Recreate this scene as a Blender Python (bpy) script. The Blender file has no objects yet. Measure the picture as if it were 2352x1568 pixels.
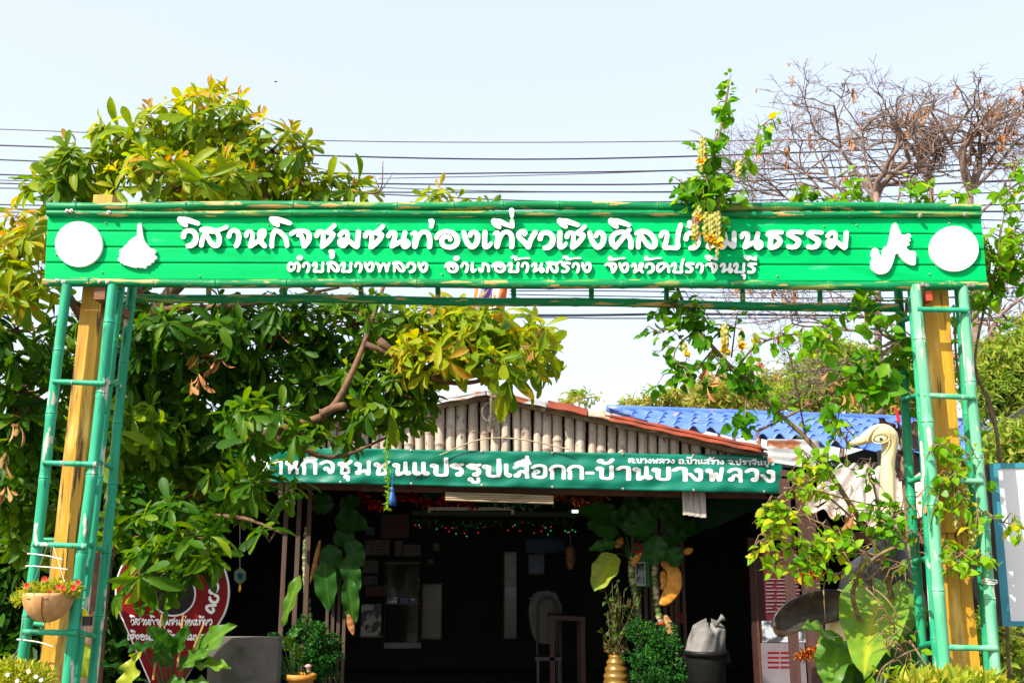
import bpy, math, random
import numpy as np
from mathutils import Vector
random.seed(7); RNG = np.random.default_rng(11)
C = bpy.context.scene.collection
R = math.radians

# ------------------------------------------------------------------ camera, sky, sun, exposure
CAM_Z, PITCH, F, CX, CY = 1.6, R(12.6), 2286.7, 1176.0, 784.0
cd = bpy.data.cameras.new('camera'); cam = bpy.data.objects.new('camera', cd); C.objects.link(cam)
cam.location = (0, 0, CAM_Z); cam.rotation_euler = (R(90) + PITCH, 0, 0)
cd.lens = 35; cd.sensor_width = 36; cd.clip_end = 500; cd.clip_start = 0.05
bpy.context.scene.camera = cam
SUN_D = Vector((0.52, 0.49, -0.70)).normalized()
w = bpy.data.worlds.new('World'); bpy.context.scene.world = w; w.use_nodes = True
nt = w.node_tree; bg = nt.nodes['Background']; sk = nt.nodes.new('ShaderNodeTexSky')
sk.sky_type = 'NISHITA'; sk.sun_disc = False
sk.sun_elevation = math.asin(-SUN_D.z); sk.sun_rotation = math.atan2(-SUN_D.x, -SUN_D.y)
sk.air_density = 1.0; sk.dust_density = 3.0; sk.ozone_density = 1.2
hz = nt.nodes.new('ShaderNodeMix'); hz.data_type = 'RGBA'; hz.inputs[0].default_value = .55; hz.inputs[7].default_value = (3.8, 3.98, 4.2, 1)   # thin white haze over the blue
nt.links.new(sk.outputs[0], hz.inputs[6]); nt.links.new(hz.outputs[2], bg.inputs[0]); bg.inputs[1].default_value = 0.145
sl = bpy.data.lights.new('sun', 'SUN'); sl.energy = 4.0; sl.angle = R(0.53); sl.color = (1.0, 0.93, 0.80)
so = bpy.data.objects.new('sun', sl); C.objects.link(so); so.location = (-20, -20, 30)
so.rotation_euler = SUN_D.to_track_quat('-Z', 'Y').to_euler()
vs = bpy.context.scene.view_settings
vs.view_transform = 'Standard'; vs.look = 'None'; vs.gamma = 1.0; vs.use_curve_mapping = False; vs.exposure = 1.12
cy = bpy.context.scene.cycles
cy.max_bounces = 8; cy.diffuse_bounces = 3; cy.glossy_bounces = 3; cy.transmission_bounces = 5; cy.transparent_max_bounces = 6

# ------------------------------------------------------------------ geometry helpers
_cp, _sp = math.cos(PITCH), math.sin(PITCH)
def P(px, py, Y):
    """the point of the plane y = Y seen at a position of the photograph (2352 wide)"""
    a = (px - CX) / F; b = (CY - py) / F
    dy = _cp - b * _sp; dz = _sp + b * _cp
    k = Y / dy
    return Vector((a * k, Y, CAM_Z + dz * k))
def mpp(Y): return Y / F / _cp
def nrm(v):
    v = np.asarray(v, float); return v / (np.linalg.norm(v, axis=-1, keepdims=True) + 1e-9)
def spline(pts, n=6):
    p = np.array(pts, float)
    if len(p) < 3: 
        t = np.linspace(0, 1, n + 1)[:, None]; return p[0] * (1 - t) + p[-1] * t
    q = np.vstack([2 * p[0] - p[1], p, 2 * p[-1] - p[-2]]); out = []
    for i in range(1, len(q) - 2):
        t = np.linspace(0, 1, n, endpoint=False)[:, None]
        a, b, c, d = q[i - 1], q[i], q[i + 1], q[i + 2]
        out.append(.5 * ((2 * b) + (c - a) * t + (2 * a - 5 * b + 4 * c - d) * t ** 2 + (3 * b - a - 3 * c + d) * t ** 3))
    out.append(p[-1:]); return np.vstack(out)

def wloc(o):
    v = Vector((0, 0, 0))
    while o is not None: v = v + o.location; o = o.parent
    return v
class MB:
    def __init__(s): s.v = []; s.f = []; s.n = 0; s.t = []; s.mi = []; s.cur = 0; s.hast = False
    def add(s, v, f, t=None):
        v = np.asarray(v, float).reshape(-1, 3); o = s.n
        s.v.append(v); s.f.extend([tuple(int(i) + o for i in q) for q in f]); s.n += len(v)
        s.mi.extend([s.cur] * len(f))
        if t is None: t = np.zeros(len(v))
        else: s.hast = True
        s.t.append(np.broadcast_to(np.asarray(t, float), (len(v),)))
        return s
    def box(s, a, b):
        (x0, y0, z0), (x1, y1, z1) = a, b
        return s.hexa([(x0, y0, z0), (x1, y0, z0), (x1, y1, z0), (x0, y1, z0), (x0, y0, z1), (x1, y0, z1), (x1, y1, z1), (x0, y1, z1)])
    def hexa(s, c):
        return s.add(c, [(3, 2, 1, 0), (4, 5, 6, 7), (0, 1, 5, 4), (1, 2, 6, 5), (2, 3, 7, 6), (3, 0, 4, 7)])
    def tube(s, path, rad, seg=10, sx=None, up=None, t=None, caps=True):
        p = np.array([tuple(q) for q in path], float); n = len(p)
        rad = np.broadcast_to(np.asarray(rad, float), (n,)); sx = rad if sx is None else np.broadcast_to(np.asarray(sx, float), (n,))
        tan = nrm(np.gradient(p, axis=0)); ref = np.array(up if up is not None else ((0, 0, 1) if abs(tan[0][2]) < .9 else (0, 1, 0)), float)
        A = np.arange(seg) * 2 * math.pi / seg; vv = np.zeros((n, seg, 3))
        x = np.cross(tan[0], ref); x = x / (np.linalg.norm(x) + 1e-9)
        for i in range(n):
            x = x - tan[i] * np.dot(x, tan[i]); x = x / (np.linalg.norm(x) + 1e-9); y = np.cross(x, tan[i])
            vv[i] = p[i] + np.outer(np.cos(A) * sx[i], x) + np.outer(np.sin(A) * rad[i], y)
        f = []
        for i in range(n - 1):
            for k in range(seg):
                k2 = (k + 1) % seg
                f.append((i * seg + k, i * seg + k2, (i + 1) * seg + k2, (i + 1) * seg + k))
        if caps: f.append(tuple(range(seg))[::-1]); f.append(tuple((n - 1) * seg + k for k in range(seg)))
        return s.add(vv.reshape(-1, 3), f, t)
    def bamboo(s, a, b, r, node=.33, bow=.0, seg=14, taper=1.0, split=0):
        a = np.array(tuple(a)); b = np.array(tuple(b)); L = np.linalg.norm(b - a); d = (b - a) / L
        side = nrm(np.cross(d, (0.3, 1, .2))); pos = [0.0]; rr = [1.0]; x = random.uniform(.3, 1) * node
        while x < L - .02:
            for dx, k in ((-.035, .97), (-.008, 1.03), (-.002, 1.13), (.003, 1.0), (.007, 1.07), (.03, .98)):
                if 0.01 < x + dx < L - .01: pos.append(x + dx); rr.append(k)
            x += node * random.uniform(.85, 1.15)
        pos.append(L); rr.append(1.0)
        o = np.argsort(pos); pos = np.array(pos)[o]; rr = np.array(rr)[o]
        ph = random.uniform(0, 6)
        pts = a + np.outer(pos, d) + np.outer(bow * np.sin(pos / L * math.pi) + .004 * np.sin(pos * 4 + ph), side)
        return s.tube(pts, r * rr * np.linspace(1, taper, len(pos)), seg)
    def ball(s, c, r, nu=14, nv=9, rot=None, t=None):
        r = np.broadcast_to(np.asarray(r, float), (3,)); v = []; f = []
        for j in range(nv + 1):
            th = math.pi * j / nv
            for i in range(nu):
                ph = 2 * math.pi * i / nu; v.append((math.sin(th) * math.cos(ph), math.sin(th) * math.sin(ph), math.cos(th)))
        for j in range(nv):
            for i in range(nu):
                i2 = (i + 1) % nu; f.append((j * nu + i, (j + 1) * nu + i, (j + 1) * nu + i2, j * nu + i2))
        return s.add(np.array(v) * r + np.array(tuple(c)), f, t)
    def lathe(s, c, prof, seg=28, lean=(0, 0)):
        v = []; f = []; c = np.array(tuple(c)); n = len(prof)
        for (r, z) in prof:
            for k in range(seg):
                a = 2 * math.pi * k / seg; v.append(c + (r * math.cos(a) + lean[0] * z, r * math.sin(a) + lean[1] * z, z))
        for i in range(n - 1):
            for k in range(seg):
                k2 = (k + 1) % seg; f.append((i * seg + k, i * seg + k2, (i + 1) * seg + k2, (i + 1) * seg + k))
        return s.add(v, f)
    def plate(s, pts, off):
        """closed outline with a thickness vector"""
        p = np.array([tuple(q) for q in pts], float); n = len(p); off = np.array(tuple(off))
        f = [tuple(range(n)), tuple(range(2 * n - 1, n - 1, -1))] + [(i, i + n, (i + 1) % n + n, (i + 1) % n) for i in range(n)]
        return s.add(np.vstack([p, p + off]), f)
    def grid(s, fn, nu, nv, thick=None, t=None):
        v = [tuple(fn(i / nu, j / nv)) for j in range(nv + 1) for i in range(nu + 1)]
        f = [(j * (nu + 1) + i, j * (nu + 1) + i + 1, (j + 1) * (nu + 1) + i + 1, (j + 1) * (nu + 1) + i) for j in range(nv) for i in range(nu)]
        if thick is not None:
            n = len(v); w_ = nu + 1; v = np.vstack([np.array(v), np.array(v) + np.array(tuple(thick))])
            f2 = [tuple(k + n for k in q[::-1]) for q in f]
            rim = [j for j in range(w_)] + [j * w_ + nu for j in range(1, nv + 1)] + [nv * w_ + i for i in range(nu - 1, -1, -1)] + [j * w_ for j in range(nv - 1, 0, -1)]
            f = f + f2 + [(rim[k], rim[k] + n, rim[(k + 1) % len(rim)] + n, rim[(k + 1) % len(rim)]) for k in range(len(rim))]
        return s.add(v, f, t)
    def build(s, name, mats, parent=None, smooth=False):
        v = np.vstack(s.v); me = bpy.data.meshes.new(name)
        if parent is None: org = np.array([(v[:, 0].min() + v[:, 0].max()) / 2, (v[:, 1].min() + v[:, 1].max()) / 2, v[:, 2].min()])
        else: org = np.array(tuple(wloc(parent)))
        me.from_pydata((v - org).tolist(), [], s.f)
        for m in (mats if isinstance(mats, (list, tuple)) else [mats]): me.materials.append(m)
        if max(s.mi or [0]) > 0: me.polygons.foreach_set('material_index', s.mi)
        if s.hast:
            at = me.attributes.new('tint', 'FLOAT', 'POINT'); at.data.foreach_set('value', np.concatenate(s.t).astype(np.float32))
        if smooth: me.polygons.foreach_set('use_smooth', [True] * len(me.polygons))
        me.update(); o = bpy.data.objects.new(name, me); C.objects.link(o)
        if parent is None: o.location = org
        else: o.parent = parent
        return o
def tag(o, label=None, cat=None, group=None, kind=None):
    if label: o['label'] = label
    if cat: o['category'] = cat
    if group: o['group'] = group
    if kind: o['kind'] = kind
    return o
def thing(name, label, cat, loc, group=None):
    o = bpy.data.objects.new(name, None); C.objects.link(o); o.location = tuple(loc); o.empty_display_size = .2
    return tag(o, label, cat, group)
def autosmooth(o, ang=40):
    o.data.polygons.foreach_set('use_smooth', [True] * len(o.data.polygons))
    try: o.data.set_sharp_from_angle(angle=R(ang))
    except Exception: pass
    return o

# ------------------------------------------------------------------ materials
def M(name, c1, c2=None, scale=(6, 6, 6), lo=.35, hi=.65, rough=.6, detail=5, bump=0., bscale=None, flake=None, metal=0., spec=.5, rvar=0., coat=0., streak=None):
    m = bpy.data.materials.new(name); m.use_nodes = True; n = m.node_tree.nodes; l = m.node_tree.links
    b = n['Principled BSDF']; b.inputs['Roughness'].default_value = rough; b.inputs['Metallic'].default_value = metal
    b.inputs['Specular IOR Level'].default_value = spec; b.inputs['Coat Weight'].default_value = coat
    tc = n.new('ShaderNodeTexCoord')
    def noise(sc, det=detail, seed=0.):
        mp = n.new('ShaderNodeMapping'); mp.inputs['Scale'].default_value = sc; mp.inputs['Location'].default_value = (seed, seed * 1.7, seed * .3)
        l.new(tc.outputs['Object'], mp.inputs[0]); t = n.new('ShaderNodeTexNoise'); t.inputs['Scale'].default_value = 1.; t.inputs['Detail'].default_value = det
        l.new(mp.outputs[0], t.inputs[0]); return t.outputs['Fac']
    def ramp(x, lo_, hi_):
        r = n.new('ShaderNodeMapRange'); r.inputs[1].default_value = lo_; r.inputs[2].default_value = hi_; r.clamp = True; l.new(x, r.inputs[0]); return r.outputs[0]
    def mix(f, a, c):
        x = n.new('ShaderNodeMix'); x.data_type = 'RGBA'; l.new(f, x.inputs[0])
        for k, s_ in ((6, a), (7, c)):
            if isinstance(s_, tuple): x.inputs[k].default_value = (*s_, 1)
            else: l.new(s_, x.inputs[k])
        return x.outputs[2]
    col = c1
    if c2 is not None: 
        fac = ramp(noise(scale), lo, hi); col = mix(fac, c1, c2)
        if rvar: 
            mm = n.new('ShaderNodeMath'); mm.operation = 'MULTIPLY_ADD'; l.new(fac, mm.inputs[0]); mm.inputs[1].default_value = rvar; mm.inputs[2].default_value = rough; l.new(mm.outputs[0], b.inputs['Roughness'])
    for fl in (flake or []):
        fc, fs, thr, wd = fl[:4]; col = mix(ramp(noise(fs, 6, 3.3 + thr), thr, thr + wd), col, fc)
    if isinstance(col, tuple): b.inputs['Base Color'].default_value = (*col, 1)
    else: l.new(col, b.inputs['Base Color'])
    if bump:
        bp = n.new('ShaderNodeBump'); bp.inputs['Strength'].default_value = bump; bp.inputs['Distance'].default_value = .01
        l.new(noise(bscale or scale, 6, 5.), bp.inputs['Height']); l.new(bp.outputs[0], b.inputs['Normal'])
    return m
def leafmat(name, stops, trans=.35, rough=.42, spec=.16, nscale=30., tcol=1.6):
    m = bpy.data.materials.new(name); m.use_nodes = True; n = m.node_tree.nodes; l = m.node_tree.links
    b = n['Principled BSDF']; b.inputs['Roughness'].default_value = rough; b.inputs['Specular IOR Level'].default_value = spec
    at = n.new('ShaderNodeAttribute'); at.attribute_name = 'tint'
    tc = n.new('ShaderNodeTexCoord'); no = n.new('ShaderNodeTexNoise'); no.inputs['Scale'].default_value = nscale; no.inputs['Detail'].default_value = 3; l.new(tc.outputs['Object'], no.inputs[0])
    ma = n.new('ShaderNodeMath'); ma.operation = 'MULTIPLY_ADD'; l.new(no.outputs['Fac'], ma.inputs[0]); ma.inputs[1].default_value = .22; l.new(at.outputs['Fac'], ma.inputs[2])
    mb = n.new('ShaderNodeMath'); mb.operation = 'SUBTRACT'; l.new(ma.outputs[0], mb.inputs[0]); mb.inputs[1].default_value = .11
    cr = n.new('ShaderNodeValToRGB'); l.new(mb.outputs[0], cr.inputs[0]); e = cr.color_ramp.elements
    e[0].position = stops[0][0]; e[0].color = (*stops[0][1], 1); e[1].position = stops[-1][0]; e[1].color = (*stops[-1][1], 1)
    for p_, c_ in stops[1:-1]: x = e.new(p_); x.color = (*c_, 1)
    l.new(cr.outputs[0], b.inputs['Base Color'])
    tr = n.new('ShaderNodeBsdfTranslucent'); hs = n.new('ShaderNodeHueSaturation'); hs.inputs['Value'].default_value = tcol; hs.inputs['Saturation'].default_value = 1.1; hs.inputs['Hue'].default_value = .485
    l.new(cr.outputs[0], hs.inputs['Color']); l.new(hs.outputs[0], tr.inputs[0])
    mx = n.new('ShaderNodeMixShader'); mx.inputs[0].default_value = trans; l.new(b.outputs[0], mx.inputs[1]); l.new(tr.outputs[0], mx.inputs[2])
    l.new(mx.outputs[0], n['Material Output'].inputs[0]); return m

TAN = (.50, .30, .10); PALE = (.62, .50, .42)
m_rail = M('green_rail_paint', (.002, .155, .045), (.003, .23, .075), (3, 30, 30), rough=.42, spec=.22, bump=.25, bscale=(5, 60, 60), flake=[(TAN, (6, 45, 45), .585, .03), ((.22, .30, .07), (3, 26, 26), .60, .05)])
m_pole = M('green_pole_paint', (.012, .26, .13), (.035, .38, .215), (16, 16, 2.2), rough=.45, spec=.25, bump=.25, bscale=(50, 50, 5), flake=[(PALE, (22, 22, 5), .615, .02), ((.01, .14, .07), (30, 30, 4), .60, .06), ((.10, .07, .03), (34, 34, 3), .66, .03)])
m_polepale = M('faded_green_pole_paint', (.055, .35, .19), (.20, .47, .29), (15, 15, 2.0), rough=.48, spec=.25, bump=.25, bscale=(50, 50, 5), flake=[(PALE, (20, 20, 4), .60, .02), ((.02, .22, .10), (30, 30, 3), .60, .05)])
m_poledark = M('deep_green_pole_paint', (.008, .22, .10), (.02, .32, .16), (16, 16, 2.2), rough=.48, spec=.25, bump=.25, bscale=(50, 50, 5), flake=[(TAN, (26, 26, 5), .66, .02)])
m_plank = M('green_board_paint', (.0, .40, .10), (.0, .45, .125), (.9, 3, 7), rough=.55, spec=.05, bump=.05, bscale=(8, 8, 60), flake=[((.0, .34, .085), (2.2, 3, 9), .56, .16), ((.06, .46, .24), (3.5, 8, 14), .68, .08)])
m_white = M('white_acrylic', (.86, .86, .86), (.82, .82, .83), (5, 5, 5), rough=.35)
m_timber = M('yellow_post_paint', (.58, .315, .014), (.42, .20, .008), (24, 24, 1.6), rough=.6, bump=.6, bscale=(40, 40, 3), flake=[((.06, .033, .008), (38, 38, 2.2), .585, .05), ((.68, .43, .09), (9, 9, 2), .60, .1)])
m_brownwood = M('bare_block_wood', (.20, .075, .03), (.11, .04, .018), (10, 60, 60), rough=.7, bump=.4)
m_redend = M('red_paint', (.55, .06, .015), (.4, .04, .01), rough=.5)
m_screw = M('zinc_screw', (.5, .47, .42), (.3, .22, .15), (90, 90, 90), rough=.4, metal=.7)
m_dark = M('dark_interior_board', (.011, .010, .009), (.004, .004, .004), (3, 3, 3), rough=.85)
m_black = M('black_plastic', (.012, .012, .013), (.02, .02, .022), rough=.4)
m_oldbamboo = M('weathered_bamboo', (.50, .42, .34), (.36, .28, .21), (22, 22, 2.4), rough=.65, bump=.35, bscale=(50, 50, 5), flake=[((.12, .085, .06), (16, 16, 9), .64, .05), ((.52, .46, .38), (9, 9, 3), .56, .12)])
m_rake = M('weathered_rake_bamboo', (.30, .235, .15), (.15, .10, .06), (5, 20, 20), rough=.65, bump=.3, flake=[((.50, .44, .34), (8, 20, 20), .58, .06)])
m_rust = M('rusty_sheet', (.27, .045, .012), (.15, .028, .010), (5, 5, 5), rough=.7, bump=.2, bscale=(30, 30, 30), flake=[((.75, .62, .45), (4, 4, 4), .70, .02)])
m_zinc = M('rusty_zinc', (.34, .34, .34), (.24, .24, .25), (4, 4, 4), rough=.5, bump=.2, bscale=(30, 30, 30), flake=[((.20, .06, .015), (3.0, 3, 7), .49, .05)])
m_blue = M('blue_roof_tile', (.045, .12, .46), (.09, .17, .50), (2.5, 2.5, 2.5), rough=.38, flake=[((.30, .20, .18), (5, 5, 5), .65, .06)])
m_whitesheet = M('white_cement_sheet', (.47, .42, .36), (.34, .28, .22), (2.2, 2.2, 2.2), rough=.8, flake=[((.28, .15, .07), (6, 6, 6), .58, .06)])
m_column = M('brown_column_wood', (.085, .035, .028), (.045, .02, .016), (30, 30, 2), rough=.7, bump=.4)
m_redwood = M('red_door_wood', (.05, .012, .008), (.03, .009, .007), (30, 30, 2), rough=.6, bump=.2)
m_bark = M('brown_bark', (.19, .095, .045), (.085, .042, .024), (14, 14, 14), rough=.85, bump=.6, bscale=(40, 40, 40))
m_greybark = M('grey_twig_bark', (.25, .165, .125), (.13, .09, .07), (10, 10, 10), rough=.85)
m_stem = M('brown_vine_stem', (.22, .14, .055), (.10, .065, .03), (30, 30, 30), rough=.75, bump=.3)
m_twig = M('dark_shoot', (.07, .03, .03), (.10, .07, .02), (30, 30, 30), rough=.6)
m_dry = M('dry_brown_leaf', (.42, .17, .045), (.22, .075, .02), (18, 18, 18), rough=.7)
m_paledry = M('pale_dry_leaf', (.45, .24, .08), (.30, .14, .04), (18, 18, 18), rough=.7)
m_bract = M('straw_bract', (.42, .40, .07), (.27, .25, .045), (40, 40, 40), rough=.6, flake=[((.25, .09, .06), (14, 14, 14), .62, .06)])
m_petal = M('yellow_petal', (.90, .55, .01), (.85, .42, .0), (40, 40, 40), rough=.5)
m_cable = M('black_cable', (.02, .022, .035), rough=.5)
m_greycable = M('grey_cable', (.09, .08, .08), rough=.6)
m_cream = M('cream_statue_paint', (.80, .69, .38), (.74, .60, .28), (6, 6, 6), rough=.36, bump=.15, bscale=(25, 25, 8), flake=[((.40, .33, .22), (8, 8, 3), .66, .07)])
m_blackpaint = M('black_statue_paint', (.013, .014, .018), (.035, .036, .042), (20, 20, 20), rough=.38, bump=.7, bscale=(14, 14, 30))
m_tan = M('tan_statue_underside', (.085, .052, .026), (.02, .016, .012), (8, 8, 20), rough=.5, bump=.4)
m_eyewhite = M('eye_white', (.75, .68, .40), rough=.3)
m_banner = M('green_vinyl', (.0, .135, .080), (.0, .165, .105), (.8, .8, .8), rough=.30, bump=.12, bscale=(9, 9, 12))
m_print = M('white_print', (.80, .80, .82), rough=.35)
m_teal = M('teal_frame_paint', (.02, .20, .27), (.03, .26, .33), rough=.4)
m_board = M('white_board', (.72, .72, .72), (.66, .66, .67), (3, 3, 3), rough=.3, flake=[((.60, .33, .14), (5, 5, 9), .72, .02)])
m_sidewood = M('board_edge_wood', (.07, .025, .015), rough=.7)
m_crimson = M('crimson_sign_vinyl', (.19, .002, .005), (.14, .002, .004), (2, 2, 2), rough=.5, spec=.15)
m_coco = M('coconut_shell', (.56, .31, .12), (.42, .21, .07), (30, 30, 5), rough=.55, bump=.25, bscale=(60, 60, 8))
m_cocodark = M('shell_seam', (.10, .05, .02), rough=.7)
m_tie = M('pale_cable_tie', (.70, .66, .58), rough=.5)
m_wire = M('thin_wire', (.35, .34, .33), rough=.5, metal=.5)
m_redfl = M('red_petal', (.72, .02, .005), (.60, .03, .02), (60, 60, 60), rough=.6)
m_whitefl = M('white_petal', (.85, .83, .76), rough=.6)
m_gold = M('gold_vase_glaze', (.26, .15, .025), (.16, .085, .015), (6, 6, 20), rough=.35, metal=.25)
m_pot = M('orange_clay_pot', (.58, .25, .03), (.46, .18, .02), (8, 8, 8), rough=.6)
m_block = M('grey_block_wall', (.14, .13, .115), (.085, .08, .07), (4, 4, 4), rough=.9, bump=.3, flake=[((.05, .06, .04), (3, 3, 3), .6, .1)])
m_ground = M('dry_earth', (.15, .12, .09), (.09, .07, .05), (1.5, 1.5, 1.5), rough=.95, bump=.3)
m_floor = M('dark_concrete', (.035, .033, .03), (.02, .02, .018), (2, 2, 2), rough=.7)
m_beam = M('dark_green_beam', (.006, .022, .012), rough=.6)
m_beambrown = M('brown_beam', (.12, .045, .02), (.07, .025, .012), (3, 20, 20), rough=.7)
m_lath = M('pale_lath', (.46, .36, .22), (.30, .22, .13), (3, 40, 40), rough=.7)
m_greyslat = M('whitened_bamboo_strip', (.50, .44, .40), (.30, .25, .22), (40, 40, 4), rough=.7, bump=.3)
m_darkslat = M('dark_bamboo_slat', (.10, .055, .035), (.05, .03, .02), (30, 30, 3), rough=.7)
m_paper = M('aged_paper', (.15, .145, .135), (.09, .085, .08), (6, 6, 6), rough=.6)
m_frame = M('dark_frame', (.06, .035, .02), rough=.5)
m_darkred = M('dark_red_print', (.10, .018, .014), (.06, .012, .01), (9, 9, 9), rough=.5)
m_blueprint = M('blue_print', (.05, .09, .17), (.03, .05, .11), (12, 12, 12), rough=.5)
m_greenprint = M('green_poster', (.03, .26, .06), (.02, .20, .05), (6, 6, 6), rough=.5)
m_photo = M('photo_print', (.45, .50, .53), (.05, .05, .06), (9, 9, 9), lo=.45, hi=.55, rough=.4)
m_glassdark = M('dark_glass', (.012, .012, .012), rough=.08)
m_tubeoff = M('unlit_tube_fixture', (.42, .42, .36), rough=.4)
m_bag = M('translucent_bag', (.22, .21, .20), (.12, .115, .11), (7, 7, 7), rough=.5, spec=.2, bump=.6, bscale=(16, 16, 16))
m_bin = M('black_bin', (.006, .006, .006), (.010, .010, .010), (8, 8, 20), rough=.5, spec=.2)
m_red = M('red_ribbon', (.50, .006, .006), rough=.5)
m_bluetassel = M('blue_tassel', (.01, .10, .38), (.005, .05, .2), (90, 90, 8), rough=.5)
m_tins_r = M('red_tinsel', (.60, .015, .01), (.20, .0, .0), (30, 30, 30), rough=.25, metal=.7)
m_tins_g = M('green_tinsel', (.05, .25, .06), (.02, .06, .02), (30, 30, 30), rough=.25, metal=.7)
m_tins_o = M('copper_tinsel', (.75, .24, .04), (.35, .08, .01), (30, 30, 30), rough=.22, metal=.8)
m_tarp = M('dark_green_tarp', (.006, .022, .008), (.004, .015, .006), (4, 4, 4), rough=.9, spec=.05)
m_cane = M('cane_stem', (.10, .16, .03), (.06, .11, .02), (20, 20, 20), rough=.5, flake=[((.44, .36, .22), (9, 9, 24), .53, .03)])
m_petiole = M('green_petiole', (.035, .08, .012), (.025, .05, .01), (20, 20, 20), rough=.45)
m_orangeleaf = M('withered_orange_leaf', (.60, .27, .02), (.48, .18, .015), (20, 20, 20), rough=.6, bump=.3)
m_tag = M('yellow_tag', (.75, .62, .02), rough=.5)
m_flagp = M('violet_cloth', (.10, .05, .32), rough=.8); m_flagw = M('white_cloth', (.72, .70, .72), rough=.8); m_flago = M('orange_cloth', (.72, .13, .02), rough=.8)

LV = dict(trans=.46)
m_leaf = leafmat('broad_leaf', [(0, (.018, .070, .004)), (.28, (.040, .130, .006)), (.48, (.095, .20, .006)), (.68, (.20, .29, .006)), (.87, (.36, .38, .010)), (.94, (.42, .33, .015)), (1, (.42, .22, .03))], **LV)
m_vine = leafmat('vine_leaf', [(0, (.02, .12, .004)), (.45, (.085, .27, .006)), (.85, (.25, .44, .010)), (1, (.50, .42, .02))], trans=.48, rough=.36)
m_feather = leafmat('feathery_leaf', [(0, (.09, .19, .02)), (.5, (.20, .30, .03)), (.8, (.38, .38, .06)), (1, (.44, .29, .12))], trans=.4, rough=.6)
m_big = leafmat('glossy_big_leaf', [(0, (.009, .05, .008)), (.5, (.026, .11, .012)), (.85, (.13, .26, .02)), (1, (.36, .40, .03))], trans=.33, rough=.42, spec=.25, nscale=9)
m_herb = leafmat('herb_leaf', [(0, (.010, .06, .012)), (.6, (.028, .14, .016)), (1, (.10, .26, .03))], trans=.35, rough=.5)
m_grass = leafmat('bright_grass', [(0, (.10, .20, .02)), (.6, (.30, .36, .03)), (1, (.55, .46, .06))], trans=.4, rough=.6)

# ------------------------------------------------------------------ leaves
def template(kind, rows=6, fold=.18, droop=.25):
    y = np.linspace(0, 1, rows)
    if kind == 'obovate': y = np.array([0, .14, .32, .5, .68, .83, .94, 1.]); rows = 8
    if kind == 'obovate': wd = np.array([.010, .032, .070, .112, .148, .150, .098, .015])
    elif kind == 'ovate': wd = .37 * np.sin(np.clip(y, 0.02, .985) ** .8 * math.pi) ** .8; wd[-1] = .01; wd[0] = .015
    elif kind == 'long': wd = .17 * np.sin(np.clip(y, .02, .985) * math.pi) ** .7; wd[-1] = .005
    else: wd = .30 * np.sin(np.clip(y, .02, .985) * math.pi) ** .6; wd[-1] = .02
    v = []
    for i in range(rows):
        z = -droop * y[i] ** 2
        v += [(-wd[i], y[i], z + wd[i] * fold * 2), (0, y[i], z), (wd[i], y[i], z + wd[i] * fold * 2)]
    f = []
    for i in range(rows - 1):
        a = i * 3; f += [(a, a + 1, a + 4, a + 3), (a + 1, a + 2, a + 5, a + 4)]
    return np.array(v), np.array(f)
T_OB = template('obovate'); T_OV = template('ovate', 5, .12, .18); T_LG = template('long', 4); T_TINY = template('oval', 3, .1, .1)
def leaves(mb, tpl, pos, axis, normal, size, tint):
    v, f = tpl; pos = np.asarray(pos); N = len(pos)
    if N == 0: return
    y = nrm(axis); x = nrm(np.cross(y, normal)); z = np.cross(x, y)
    size = np.broadcast_to(np.asarray(size, float), (N,)); tint = np.broadcast_to(np.asarray(tint, float), (N,))
    bend = 1 + RNG.uniform(-.9, 1.6, N)                     # every leaf curls by its own amount
    vz = v[None, :, 2] * bend[:, None]
    V = pos[:, None] + size[:, None, None] * (v[None, :, 0, None] * x[:, None] + v[None, :, 1, None] * y[:, None] + vz[:, :, None] * z[:, None])
    n = len(v); Fc = (f[None] + (np.arange(N) * n)[:, None, None]).reshape(-1, f.shape[1])
    mb.add(V.reshape(-1, 3), Fc.tolist(), np.repeat(tint, n))
def randdir(n): return nrm(RNG.normal(size=(n, 3)))

def rosettes(mb, pos, axis, size=.16, per=9, tint=.4, tvar=.15, tipyellow=0.):
    n = len(pos); pos = np.asarray(pos); axis = nrm(axis)
    ref = randdir(n); x = nrm(np.cross(axis, ref)); y = np.cross(axis, x)
    for k in range(per):
        az = 2 * math.pi * k / per + RNG.uniform(-.4, .4, n); t = R(1) * RNG.uniform(38, 100, n) if k > 2 else R(1) * RNG.uniform(8, 50, n)
        rad = x * np.cos(az)[:, None] + y * np.sin(az)[:, None]
        d = axis * np.cos(t)[:, None] + rad * np.sin(t)[:, None]; d[:, 2] -= RNG.uniform(.2, .95, n); d = nrm(d)
        nn = axis * np.sin(t)[:, None] - rad * np.cos(t)[:, None] + np.array([0, 0, .35]) + RNG.normal(size=(n, 3)) * .25
        s = size * RNG.uniform(.6, 1.2, n) * (.72 if k <= 2 else 1)
        leaves(mb, T_OB, pos + axis * RNG.uniform(-.03, .03, n)[:, None], d, nn, s, np.clip(tint + RNG.normal(0, tvar, n) + RNG.normal(0, .04) + (tipyellow if k <= 3 else tipyellow * .45), 0, .99))

# ------------------------------------------------------------------ ground
MB().grid(lambda u, v: (-120 + 240 * u, -20 + 260 * v, 0), 8, 8).build('ground', m_ground)['kind'] = 'structure'

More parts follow.
